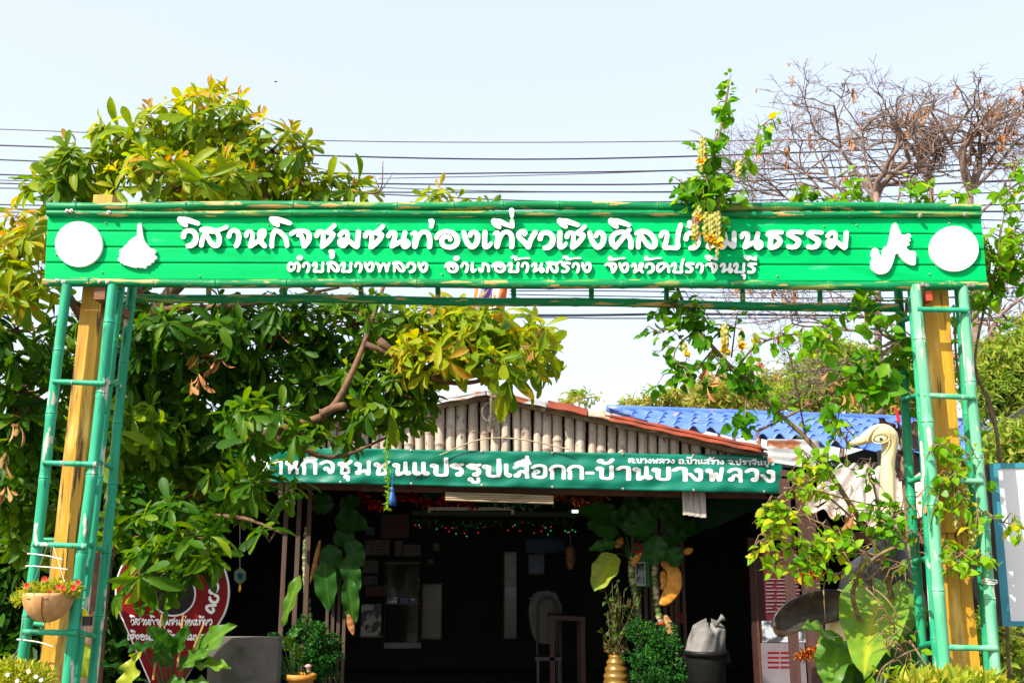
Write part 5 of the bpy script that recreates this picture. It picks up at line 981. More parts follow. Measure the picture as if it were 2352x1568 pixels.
herb('bushy curly green herb beside the golden vase', [(1500,1480,55,50),(1520,1545,75,45),(1460,1450,28,24),(1570,1560,30,30),(1475,1520,38,40)], 10.85, 900)
herb('small curly green herb growing from the orange pot', [(735,1470,40,40),(700,1450,30,28),(760,1500,30,35),(700,1510,35,32),(660,1530,26,24),(745,1540,35,25)], 10.85, 900)
pt = thing('plant_pot', 'ribbed orange clay pot half hidden under the herb and pink bloom', 'plant pot', (P(692, 1560, 10.65).x, 10.65, 0))
pc = P(692, 1547, 10.65); pr = 30 * mpp(10.65)
MB().lathe((pc.x, 10.65, 0), [(.001, .02), (pr * .7, .02), (pr * .72, pc.z * .5), (pr * .9, pc.z - .06), (pr * 1.06, pc.z - .05), (pr * 1.08, pc.z), (pr * .98, pc.z + .004), (pr * .92, pc.z - .05), (.001, pc.z - .06)], 26).build('body', m_pot, pt, smooth=True)
gl_ = thing('green_leaf_plant', 'small plant with broad pale green leaves and a pink bud over the orange pot', 'plant', (P(680, 1560, 10.55).x, 10.55, 0))
for bp, tp, wd_, tt in (((670,1490),(655,1462),30,.62),((690,1510),(680,1478),24,.6),((640,1500),(590,1485),34,.2),((635,1510),(600,1535),34,.2),((660,1470),(690,1438),18,.5),((650,1480),(618,1452),26,.15)): plantleaf(gl_, bp, tp, wd_, tt, 10.55, 10.45, (0, -1, .6), (680, 1600, 10.65))
MB().ball(P(708, 1529, 10.4), (.035, .025, .02), 10, 8).build('pink_bud', M('pink_petal', (.72, .28, .30), rough=.5), gl_, smooth=True)
vz = thing('golden_vase', 'ribbed golden vase standing beside the curly herb', 'vase', (P(1416, 1560, 11.05).x, 11.05, 0)); zc = P(1416, 1497, 11.05).z; vr = 25 * mpp(11.05)
prof2 = [(.001, 0), (vr * .75, 0), (vr * .8, .05)]
for k in range(9):
    t = k / 8; z = .08 + t * (zc - .14); r = vr * lerp(1.0, .62, max(0, (t - .55) / .45) ** 1.5) * (1 + .12 * math.sin(t * 3)); prof2 += [(r * .93, z), (r * 1.04, z + (zc - .14) / 27), (r * .97, z + (zc - .14) / 13)]
prof2 += [(vr * .5, zc - .03), (vr * .62, zc), (vr * .5, zc + .002), (vr * .4, zc - .05)]
MB().lathe((vz.location.x, 11.05, 0), prof2, 30).build('body', m_gold, vz, smooth=True)
dr = thing('dried_bouquet', 'wilted leafy bouquet standing in the golden vase', 'bouquet', (vz.location.x, 11.05, zc)); m = MB(); st = MB()
for k in range(26):
    a = np.array((vz.location.x, 11.05, zc - .05)); b = np.array(tuple(P(1405 + random.gauss(0, 26), random.uniform(1330, 1450), 11.05 + random.gauss(0, .08)))); mid = (a + b) / 2 + RNG.normal(size=3) * .03; pp = spline([a, mid, b], 5); st.tube(pp, .003, 4)
    leaves(m, T_OV, pp[3:] + RNG.normal(size=(len(pp) - 3, 3)) * .02, nrm(RNG.normal(size=(len(pp) - 3, 3)) + (0, 0, -.6)), randdir(len(pp) - 3), RNG.uniform(.04, .085, len(pp) - 3), RNG.uniform(.2, .7, len(pp) - 3))
c = np.array((vz.location.x, 11.05, zc + .05)); d = randdir(160); leaves(m, T_TINY, c + d * (.1, .08, .06), d, randdir(160), .04, .95)
st.build('stem', m_stem, dr); m.build('foliage', leafmat('wilted_leaf', [(0, (.02, .05, .008)), (.7, (.07, .13, .02)), (1, (.16, .10, .04))]), dr)
tuft = MB(); n = 900; c = np.array(tuple(P(2190, 1590, 4.6))); pos = c + RNG.uniform(-1, 1, (n, 3)) * (.20, .1, .03); leaves(tuft, T_LG, pos, nrm(RNG.normal(size=(n, 3)) * .55 + (0, -.1, .8)), randdir(n), RNG.uniform(.05, .11, n), RNG.uniform(.2, 1, n))
gb = thing('grass_tuft', 'bright yellow-green tuft at the foot of the right-hand gate post', 'plant', c - np.array((0, 0, .25))); tuft.build('foliage', m_grass, gb)
zt = c[2]; MB().lathe((c[0], c[1], 0), [(.001, 0), (.16, 0), (.2, zt - .03), (.19, zt), (.001, zt - .02)], 20).build('basket', m_coco, gb, smooth=True)

# ------------------------------------------------------------------ pin-shaped sign, wall, interior things
ps = thing('pin_sign', 'dark red map-pin shaped sign with a white rim and white Thai words', 'sign', P(373, 1640, 8.4))
YP = 8.4; cxp, cyp, rp = 395, 1358, 131
def pin(r, tip):
    q = [(cxp + r * math.cos(a), cyp + r * 1.0 * math.sin(a)) for a in np.linspace(R(155), R(385), 46)]
    return q + [(lerp(q[-1][0], tip[0], t), lerp(q[-1][1], tip[1], t) + 0) for t in (.33, .66)] + [tip] + [(lerp(tip[0], q[0][0], t), lerp(tip[1], q[0][1], t)) for t in (.33, .66)]
MB().plate([P(x, y, YP) for x, y in pin(rp, (375, 1640))], (0, .03, 0)).build('rim', m_print, ps); MB().plate([P(x, y, YP - .004) for x, y in pin(rp - 3.2, (375, 1633))], (0, .02, 0)).build('panel', m_crimson, ps)
MB().plate([P(x, y, YP - .008) for x, y in ell(398, 1363, 52, 52)], (0, .01, 0)).build('hole_rim', m_print, ps); MB().plate([P(x, y, YP - .012) for x, y in ell(398, 1363, 48, 48)], (0, .01, 0)).build('dark_hole_disc', m_dark, ps)  # dark disc stands in for the shade behind a see-through opening
def handline(mb, glyphs, x, y, h, Y, rot=0., cond=.9, arc=None):
    """hand letters on a picture line; h is the body height"""
    ext_ = {}
    for g in glyphs:
        if g == ' ': x += h * .6; continue
        a = np.array([p for s_ in GL[g] for p in s_]); small_ = g in ('to', 'nik', 'bo', 'pho', 'pha', 'do', 'thoo', 'hun2', 'u2'); k = h / (170. if small_ else 300.)
        top_, base_ = (885, 1058) if small_ else (388, 690)
        mark = g in ('i', 'ii', 'u', 'mek', 'mek2', 'thoo', 'hun', 'hun2', 'u2', 'nik')
        x0_, x1_ = a[:, 0].min(), a[:, 0].max(); wd_ = (x1_ - x0_ + 60 * (.56 if small_ else 1)) * k * cond
        xs = x - wd_ * .9 if mark else x
        def tf(u_, v_): 
            X, Yp = xs + (u_ - x0_) * k * cond, y + (v_ - base_) * k
            if arc: 
                ac, r_, x0a = arc; th = (X - x0a) / r_; rad = r_ - (Yp - y); return P(ac[0] + rad * math.sin(th), ac[1] - rad * math.cos(th), Y)
            return P(X, Yp + (X - x) * rot, Y)
        letter(mb, g, tf, 12. if small_ else 20.)
        if not mark: x += wd_
    return x
m = MB(); W1 = ['wo','i','so','aa','ho','ko','i','cho','chh','u','mo','chh','no','tho','mek','oo','ngo','e','tho','ii','yo','wo']; W2 = ['e','chh','i','ngo','oo','no','u','ro','ko','hun','so','sho','i','lo','po','wo','hun','tth','no','tho2','ro','ro','mo']
handline(m, W1, 301, 1436, 15, YP - .007, .012, .70); handline(m, W2, 294, 1470, 15, YP - .007, .012, .70)
handline(m, ['bo', 'aa', 'ngo', 'pho', 'lo', 'wo', 'ngo'], 0, 0, 24, YP - .007, arc=((395, 1358), 84, -24)); m.build('lettering', m_print, ps)
tag(hexpx(MB(), 462, 1463, 640, 1760, 9.0, .15).build('block_wall', m_block), 'low grey rendered block wall beside the pin-shaped sign', 'wall')
hx = thing('hanging_ornament', 'yellow and teal hexagon ornament hanging right of the pin-shaped sign', 'ornament', P(551, 1360, 8.8))
for r, mt, dy in ((20, m_tag, 0), (13, m_teal, -.01), (8, m_black, -.02)): MB().plate([P(551 + r * .75 * math.sin(k * math.pi / 3), 1322 + r * math.cos(k * math.pi / 3), 8.8 + dy) for k in range(6)], (0, .01, 0)).build('hexagon', mt if mt is not m_tag else M('muted_olive', (.16, .16, .04)), hx)
MB().tube([P(551, 1302, 8.8), P(551, 1150, 8.8)], .002, 4).build('string', m_wire, hx); MB().tube([P(551, 1342, 8.8), P(551, 1350, 8.8), P(550, 1358, 8.8)], [.004, .012, .006], 6).build('bead', m_petal, hx)
YW = 16.1
def framed(label, x0, y0, x1, y1, mat, Y=YW, name='framed_certificate', cat='certificate', g='framed papers on the dark back wall', lines=True, border=m_frame):
    t = thing(name, label, cat, P((x0 + x1) / 2, y1, Y), g); hexpx(MB(), x0, y0, x1, y1, Y - .02, .018).build('frame', border, t); hexpx(MB(), x0 + 2.5, y0 + 2.5, x1 - 2.5, y1 - 2.5, Y - .025, .004).build('sheet', mat, t)
    if lines:
        m = MB(); k = 0
        for yy in np.arange(y0 + 9, y1 - 6, 6.5):
            for (a, b) in ((.15, .42), (.46, .85 - .1 * (k % 2))): hexpx(m, lerp(x0, x1, a), yy, lerp(x0, x1, b), yy + 2, Y - .028, .002)
            k += 1
        if m.n: m.build('print', m_frame, t)
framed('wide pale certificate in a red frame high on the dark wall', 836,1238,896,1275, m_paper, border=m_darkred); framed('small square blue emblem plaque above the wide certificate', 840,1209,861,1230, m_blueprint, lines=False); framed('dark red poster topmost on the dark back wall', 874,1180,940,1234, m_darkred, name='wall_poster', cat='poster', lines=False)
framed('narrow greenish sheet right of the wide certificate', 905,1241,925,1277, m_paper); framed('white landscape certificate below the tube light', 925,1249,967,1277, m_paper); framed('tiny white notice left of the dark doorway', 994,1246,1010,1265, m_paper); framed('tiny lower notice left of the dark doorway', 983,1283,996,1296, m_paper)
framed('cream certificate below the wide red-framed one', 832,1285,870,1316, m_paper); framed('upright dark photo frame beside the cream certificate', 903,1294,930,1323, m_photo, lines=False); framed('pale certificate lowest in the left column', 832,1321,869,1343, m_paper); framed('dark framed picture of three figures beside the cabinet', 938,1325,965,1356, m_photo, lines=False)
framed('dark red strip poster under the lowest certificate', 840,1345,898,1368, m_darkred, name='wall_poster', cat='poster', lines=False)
t = thing('mottled_board', 'mottled black and pale board leaning at the left of the cabinet', 'board', P(850, 1462, 14.2)); hexpx(MB(), 828, 1387, 876, 1459, 14.2, .03).build('panel', M('mottled_print', (.22, .21, .19), (.015, .015, .015), (7, 7, 7), lo=.48, hi=.52, rough=.5), t); hexpx(MB(), 826, 1459, 878, 1463, 14.2, .03).build('ledge', m_frame, t)
cb_ = thing('display_cabinet', 'dark glass cabinet with a white kickboard inside the hut', 'cabinet', P(925, 1489, 14.5))
for a in ((882,1290,886,1475),(962,1290,966,1475),(882,1290,966,1294),(882,1385,966,1388)): hexpx(MB(), *a, 14.5, .04).build('frame', m_frame, cb_)
hexpx(MB(), 886, 1294, 962, 1474, 14.53, .02).build('glass', m_glassdark, cb_); hexpx(MB(), 882, 1475, 967, 1488, 14.48, .05).build('kickboard', m_paper, cb_)
for k, (xa, xb) in enumerate(((890, 912), (918, 938), (942, 958))): hexpx(MB(), xa, 1370 + k * 2, xb, 1384, 14.505, .02).build('shelf_item', m_blueprint if k % 2 else m_photo, cb_)
t = thing('leaning_mirror', 'brownish mirror panel leaning between the cabinet and dark doorway', 'mirror', P(991, 1466, 14.9)); hexpx(MB(), 967, 1339, 1016, 1468, 14.9, .03).build('frame', m_frame, t); hexpx(MB(), 970, 1343, 1013, 1464, 14.89, .008).build('panel', M('brown_reflection', (.11, .08, .05), (.03, .027, .02), (3, 3, 3), rough=.25), t)
t = thing('glass_door', 'glass fridge door with a thin white frame in the dark room', 'door', P(1170, 1466, 15.2))
for a, mt in (((1157,1268,1160,1464),m_paper),((1157,1462,1186,1466),m_paper),((1157,1266,1186,1270),m_paper)): hexpx(MB(), *a, 15.2, .04).build('frame', mt, t)
hexpx(MB(), 1160, 1270, 1186, 1345, 15.22, .02).build('pane', M('dusky_pane', (.13, .10, .08), (.03, .025, .02), (2, 2, 4), rough=.3), t); hexpx(MB(), 1160, 1346, 1186, 1462, 15.22, .02).build('pane', m_glassdark, t)
aw = thing('arched_sign', 'pale round-topped sign with dark Thai words behind the table', 'sign', P(1246, 1480, 13.2)); out = [(1214,1400),(1217,1385),(1226,1370),(1240,1360),(1255,1356),(1270,1359),(1281,1368),(1284,1400),(1282,1470),(1240,1476),(1228,1466),(1219,1440)]
MB().plate([P(x, y, 13.2) for x, y in sp(out)], (0, .03, 0)).build('panel', M('dull_cream', (.09, .085, .07), (.06, .055, .05), rough=.6), aw)
m = MB(); handline(m, ['bo','aa','no','bo','aa','ngo','pho','lo','wo','ngo'], 0, 0, 11, 13.19, arc=((1250, 1396), 30, 30)); m.build('lettering', m_black, aw)
tb = thing('dark_table', 'dark red wooden table in front of the pale arched sign', 'table', (P(1310, 1420, 12.6).x, 12.6, .03)); beam(1262, 1412, 1345, 1416, 9, 12.6, .6, 'tabletop', m_redwood, tb)
for x, dy in ((1268, .05), (1338, .05), (1285, .5), (1330, .5)): a = P(x, 1420, 12.6 + dy); MB().box((a.x - .03, 12.6 + dy, .03), (a.x + .03, 12.66 + dy, a.z)).build('leg', m_redwood, tb)
ch = thing('bent_chair', 'black chair with a rounded metal back behind the dark table', 'chair', (P(1258, 1400, 13.0).x, 13.0, .03)); a = P(1256, 1372, 13.0)
MB().tube(spline([(a.x - .12, 13, .03), (a.x - .12, 13, a.z - .2), (a.x - .08, 13, a.z - .03), (a.x, 13, a.z), (a.x + .08, 13, a.z - .03), (a.x + .12, 13, a.z - .2), (a.x + .12, 13, .03)], 5), .017, 8).build('back_frame', m_black, ch, smooth=True); MB().box((a.x - .16, 12.65, .46), (a.x + .16, 12.98, .50)).build('seat', m_black, ch)
for dx in (-.14, .12): MB().box((a.x + dx, 12.67, .03), (a.x + dx + .03, 12.70, .46)).build('leg', m_black, ch)
t = thing('blue_canopy', 'dark blue fringed canopy board above the small picture', 'canopy', P(1255, 1268, 14.0)); MB().grid(lambda u, v: P(1207 + 94 * u, 1236 + 32 * v + 6 * math.sin(u * 3.1) * (v - .5), 14.0 - .05 * math.sin(u * 3.14)), 14, 4, (0, .02, 0)).build('panel', M('navy_cloth', (.015, .035, .07), (.01, .02, .045), rough=.7), t, smooth=True)
framed('dim bluish picture hanging under the dark blue canopy', 1214,1272,1250,1318, m_blueprint, 14.6, 'wall_picture', 'picture', None, False)
t = thing('hanging_ornament', 'brown stacked basket ornament hanging in the dark room', 'ornament', P(1311, 1310, 13.0)); pc = P(1311, 1308, 13.0); MB().lathe(pc, [(.001, 0), (.03, .01), (.06, .06), (.05, .09), (.07, .12), (.07, .16), (.05, .18), (.065, .21), (.06, .27), (.02, .30), (.001, .31)], 16).build('basket', M('dull_orange_weave', (.22, .10, .04), (.08, .04, .02), (9, 9, 40), rough=.7), t, smooth=True); MB().tube([pc + Vector((0, 0, .3)), pc + Vector((0, 0, .55))], .003, 4).build('string', m_wire, t)
gpst = thing('green_poster', 'green poster with a pasted photograph between the two dumb canes', 'poster', P(1474, 1347, 12.1)); hexpx(MB(), 1458, 1246, 1490, 1347, 12.1, .02).build('sheet', m_greenprint, gpst); hexpx(MB(), 1460, 1290, 1482, 1344, 12.085, .012).build('white_border', m_print, gpst); hexpx(MB(), 1462, 1293, 1480, 1341, 12.08, .004).build('photograph', m_photo, gpst)
m = MB(); m.tube([P(1465 + 8 * math.cos(a), 1258 + 9 * math.sin(a), 12.085) for a in np.linspace(0, 2 * math.pi, 20)], .016, 6); m.build('red_ring_mark', m_red, gpst)
ru = thing('rollup_poster', 'tall crimson information poster behind the brown post', 'poster', (P(1800, 1500, 10.3).x, 10.3, 0)); ga = P(1752, 1262, 10.3); gb_ = P(1848, 1560, 10.3)
MB().box((ga.x, 10.3, .4), (gb_.x, 10.32, ga.z)).build('sheet', M('crimson_print', (.09, .007, .013), (.06, .005, .009), (2, 2, 2), rough=.45), ru)
hexpx(MB(), 1752, 1476, 1848, 1568, 10.292, .006).build('lower_panel', M('pale_lilac_print', (.20, .17, .19), (.14, .12, .14), (3, 3, 3), rough=.5), ru); hexpx(MB(), 1752, 1425, 1848, 1474, 10.292, .006).build('photo_strip', m_photo, ru)
m = MB(); m.tube([P(1797 + 20 * math.cos(a), 1300 + 20 * math.sin(a), 10.29) for a in np.linspace(0, 2 * math.pi, 26)], .012, 6); m.ball(P(1797, 1300, 10.295), (.075, .006, .075), 18, 8); m.build('round_seal', M('tan_seal', (.22, .10, .06), (.08, .03, .02), (14, 14, 14), rough=.5), ru)
m = MB()
for k in range(10): 
    for a, b in ((.06, .3), (.33, .62), (.65, .93)): hexpx(m, lerp(1754, 1846, a), 1328 + k * 8.3, lerp(1754, 1846, b - .04 * (k % 3)), 1330.6 + k * 8.3, 10.29, .004)
m.build('text_lines', M('pale_pink_ink', (.19, .12, .13), rough=.6), ru)
m = MB()
for k in range(4): 
    for a, b in ((.1, .38), (.42, .7)): hexpx(m, lerp(1754, 1846, a), 1496 + k * 11, lerp(1754, 1846, b), 1500 + k * 11, 10.288, .003)
m.build('text_lines', m_crimson, ru)
rd = thing('red_door', 'dark red wooden door edge at the right of the hut opening', 'door', (P(1735, 1400, 11.3).x, 11.3, 0)); a = P(1718, 1234, 11.3); b = P(1756, 1234, 11.3); MB().box((a.x, 11.3, .03), (b.x, 11.36, a.z)).build('leaf', m_redwood, rd); MB().box((a.x + .05, 11.285, .2), (a.x + .07, 11.3, a.z - .1)).build('stile', m_beambrown, rd)
bn_ = thing('rubbish_bin', 'black plastic rubbish bin under the clear refuse bag', 'bin', (P(1620, 1560, 10.6).x, 10.6, 0)); bc = P(1621, 1492, 10.6); brd = 46 * mpp(10.6)
MB().lathe((bc.x, 10.6, 0), [(.001, 0), (brd * .74, 0), (brd * .92, bc.z - .09), (brd * .93, bc.z - .05), (brd * 1.04, bc.z - .045), (brd * 1.04, bc.z), (brd * .96, bc.z), (brd * .88, bc.z - .06), (.001, bc.z - .1)], 30).build('body', m_bin, bn_, smooth=True)
for s_ in (-1, 1): MB().box((bc.x + s_ * brd * 1.0 - .02, 10.56, bc.z - .12), (bc.x + s_ * brd * 1.0 + .02, 10.64, bc.z - .045)).build('handle', m_bin, bn_)
def bagpt(u, v):
    a = 2 * math.pi * u; h = v; r = (.185 + .022 * math.sin(3 * a + 1) + .010 * math.sin(5 * a + 5 * h) + .006 * math.sin(9 * a - 4 * h)) * (1 - .18 * h) * (1 if h < .8 else max(.05, (1 - h) / .2) ** .6)
    return (bc.x - .02 + r * 1.05 * math.cos(a) + .06 * h, 10.6 + r * .85 * math.sin(a), bc.z - .03 + .30 * h + .03 * math.sin(2 * a + 1) * h + .015 * math.sin(6 * a) * h)
bg_ = MB().grid(bagpt, 60, 16); bg_.tube([(bc.x + .10, 10.55, bc.z + .24), (bc.x + .14, 10.52, bc.z + .30), (bc.x + .18, 10.52, bc.z + .33)], [.03, .018, .04], 8)
bgx = bg_.build('refuse_bag', m_bag, smooth=True); tag(bgx, 'knotted translucent plastic bag heaped on the black bin', 'bag')
tp_ = tag(hexpx(MB(), 1640, 1575, 1660, 1590, 9.5, .1).build('scrap_box', m_paper), 'pale scrap carton on the floor beside the black bin', 'box')
# tinsel, tassel, wires, creeper string
def tinsel(label, pts, Y, mat, n=420, r=.05, sub=7):
    m = MB(); pp = spline([tuple(P(x, y, Y)) for x, y in pts], 10); k = RNG.integers(0, len(pp), n); d = randdir(n); leaves(m, T_LG, pp[k] + RNG.normal(size=(n, 3)) * .015, d, randdir(n), RNG.uniform(.5, 1.2, n) * r, .5); m.tube(pp, .004, 5)
    o = m.build('tinsel_garland', mat); return tag(o, label, 'garland', 'tinsel garlands about the hut')
tinsel('red tinsel garland drooping under the left of the banner', [(830,1135),(870,1165),(930,1140),(985,1155),(1040,1150),(1090,1165)], 11.6, m_tins_r, 520, .07); tinsel('green tinsel garland behind the lath bundle', [(910,1132),(960,1138),(1010,1135),(1100,1150),(1200,1160),(1270,1150)], 11.8, m_tins_g, 520, .07); tinsel('gold tinsel garland by the right end of the laths', [(1270,1135),(1320,1150),(1360,1150),(1390,1138)], 11.7, m_tins_o, 300, .07)
tinsel('faint dark green tinsel string below the tube light', [(945,1195),(1060,1205),(1180,1200),(1320,1195)], 13.5, m_tins_g, 420, .06); tinsel('upper copper tinsel on the brown post', [(1834,1330),(1850,1322),(1888,1318)], 9.05, m_tins_o, 300, .05); tinsel('lower copper tinsel on the brown post', [(1838,1505),(1862,1498),(1890,1488)], 9.05, m_tins_o, 320, .05)
sl_ = thing('string_lights', 'string of tiny red and green lights glinting in the dark room', 'string lights', P(1160, 1215, 13.8))
def glow(nm, c):
    g_ = bpy.data.materials.new(nm); g_.use_nodes = True; q_ = g_.node_tree.nodes['Principled BSDF']; q_.inputs['Base Color'].default_value = (*c, 1); q_.inputs['Emission Color'].default_value = (*c, 1); q_.inputs['Emission Strength'].default_value = .22; return g_
gr_, gg_ = glow('red_bulb', (1, .03, .05)), glow('green_bulb', (.05, .8, .25))
MB().tube(spline([tuple(P(x, y, 13.8)) for x, y in ((950, 1200), (1050, 1214), (1150, 1206), (1250, 1216), (1325, 1200))], 8), .004, 4).build('wire', m_black, sl_)
for k in range(34): MB().ball(P(random.uniform(950, 1325), random.gauss(1212, 9), 13.78), .010, 6, 4).build('bulb', gr_ if random.random() < .5 else gg_, sl_)
ta = thing('blue_tassel', 'blue tassel hanging under the banner edge', 'tassel', P(902, 1163, 10.3)); tq = P(901, 1117, 10.3)
MB().lathe(P(900, 1161, 10.3), [(.001, 0), (.05, .0), (.045, .06), (.026, .13), (.018, .15), (.026, .165), (.012, .185), (.001, .19)], 16).build('skirt', m_bluetassel, ta, smooth=True); MB().tube([P(900, 1122, 10.3), P(902, 1090, 10.35)], .006, 5).build('cord', m_bluetassel, ta)
cr = MB(); st = spline([tuple(P(890, 990, 6.95)), tuple(P(888, 1060, 6.9)), tuple(P(892, 1120, 6.9)), tuple(P(888, 1170, 6.9))], 8); cr.tube(st, .006, 5, t=.6); leaves(cr, T_LG, np.repeat(st, 3, 0), randdir(len(st) * 3) + (0, 0, -.3), randdir(len(st) * 3), .035, .8)
tag(cr.build('hanging_tendril', m_vine), 'thin green tendril hanging in front of the banner', 'tendril')
wc = MB()
for k in range(3): wc.tube([P(1124 + (16 + k * 1.5) * math.cos(a) + k, 946 + (24 - k) * math.sin(a) * .95, YH - .14 - .006 * k) for a in np.linspace(0, 2 * math.pi, 30)], .0055, 5)
tag(wc.build('wire_coil', M('old_wire', (.25, .21, .17), rough=.6)), 'coil of old wire hung at the gable top', 'wire')
fbk = hexpx(MB(), 1119, 922, 1129, 992, YH - .10, .03).build('gable_bracket', M('rusty_teal_metal', (.10, .17, .19), (.16, .07, .03), (4, 4, 4), rough=.6), hut)
sg = MB(); sg.tube(spline([tuple(P(1010, 1045, YH - .16)), tuple(P(1100, 1010, YH - .16)), tuple(P(1190, 1008, YH - .16)), tuple(P(1310, 1032, YH - .16))], 8), .007, 5); tag(sg.build('loose_cord', m_lath), 'loose pale cord strung over the bamboo gable', 'cord')

# ------------------------------------------------------------------ flag
fl = thing('striped_flag', 'faded violet, white and orange striped flag hanging above the gable', 'flag', P(1130, 940, 10.2))
MB().tube([P(1129, 985, 10.3), P(1131, 640, 10.3)], [.022, .016], 8).build('pole', m_lath, fl, smooth=True)
def fg(u0, u1, mat):
    def fn(u, v):
        U = lerp(u0, u1, u); x = lerp(lerp(1096, 1166, U), lerp(1062, 1150, U), v); y = lerp(642 + 8 * U, 800 - 40 * U, v); return P(x, y, 10.25 - .05 * math.sin(U * 9 + v * 2) - .03 * math.sin(v * 7))
    MB().grid(fn, 6, 12, (0, .004, 0)).build('stripe', mat, fl, smooth=True)
fg(0, .12, m_flago); fg(.12, .30, m_flagw); fg(.30, .56, m_flagp); fg(.56, .78, m_flagw); fg(.78, 1.02, m_flago)

# ------------------------------------------------------------------ power cables
cabs = [((0,297),(700,322),(1250,327),(1880,321),(2352,318),.010,1),((0,334),(350,345),(1060,365),(1590,359),(2352,330),.016,0),((0,367),(735,397),(1200,397),(1600,391),(2352,375),.015,0),((870,410),(1250,402),(1590,390),(1900,370),(2352,340),.009,1),((0,401),(735,420),(1250,424),(1650,419),(2352,385),.016,0),((0,414),(700,425),(1100,438),(1700,440),(2352,412),.010,1),((0,421),(735,440),(1250,441),(1700,438),(2352,415),.014,0),((0,432),(700,440),(1250,462),(1750,460),(2352,440),.012,0),
 ((0,470),(700,476),(1300,480),(2000,478),(2352,468),.014,0),((0,480),(700,484),(1300,490),(2250,486),(2352,484),.018,0),((0,487),(700,492),(1300,500),(2250,505),(2352,510),.012,0),((1170,668),(1400,668),(1700,672),(2050,668),(2352,660),.012,0),((1170,676),(1400,680),(1720,684),(2050,684),(2352,680),.011,0),((1170,690),(1400,696),(1720,700),(2050,690),(2352,672),.009,1),((700,720),(1270,724),(1600,721),(2050,727),(2352,735),.026,0),((700,726),(1270,729),(1420,731),(2050,730),(2352,728),.013,0),((2090,540),(2260,540),(2300,556),(2330,558),(2352,562),.015,0),((2000,590),(2260,600),(2300,606),(2330,612),(2352,620),.015,0)]
ords = ['topmost thin grey', 'second', 'third', 'thin rising', 'fourth thick', 'fifth thin grey', 'sixth', 'seventh', 'eighth', 'ninth thick', 'lowest above-sign']
for k, cpts in enumerate(cabs):
    r, gr = cpts[5], cpts[6]; q = [cpts[i] for i in range(5)]
    a0 = ext(q[0], q[1], 0) if False else None
    p0, p1 = q[0], q[-1]; q2 = ([(p0[0] - 600, p0[1] - 20)] if p0[0] == 0 else []) + q + [(p1[0] + 600, p1[1] - 25)]
    m = MB(); m.tube(spline([tuple(P(x, y, 24)) for x, y in q2], 8), r * 1.25, 6)
    o = m.build('power_cable', m_greycable if gr else m_cable, smooth=True)
    lab = ['topmost thin grey cable, crossing high behind the tree', 'black cable second from the top of the bundle', 'black cable third from the top of the bundle', 'thin grey cable slanting up across the bundle to the right', 'thick black cable in the middle of the bundle above the sign', 'thin grey cable in the lower half of the bundle above the sign', 'black cable third from the bottom above the sign', 'black cable grazing the sprigs just above the sign', 'cable just under the top rail, seen left and right of the sign', 'thick cable behind the upper planks, seen beside the sign ends', 'cable behind the upper sign planks, lowest of the left bundle',
     'upper cable in the gap between sign and lower rail', 'wavy middle cable in the gap between sign and lower rail', 'thin grey cable lowest in the gap above the lower rail', 'very thick black cable just below the lower rail', 'thin black cable under the very thick one below the rail', 'upper cable beside the right end of the sign', 'lower cable beside the right end of the sign'][k]
    tag(o, lab, 'cable', 'power cables behind the gateway')
bd_ = MB(); bp_ = P(633, 188, 30); bd_.ball(bp_, (.035, .04, .022), 10, 7); bd_.add([bp_ + Vector(v) for v in ((0, .03, 0), (-.09, 0, .05), (-.03, -.04, 0), (0, .03, 0), (.09, 0, .035), (.03, -.04, 0))], [(0, 1, 2), (3, 5, 4)]); tag(bd_.build('bird', m_cable, smooth=True), 'tiny dark bird flying in the pale sky', 'bird')

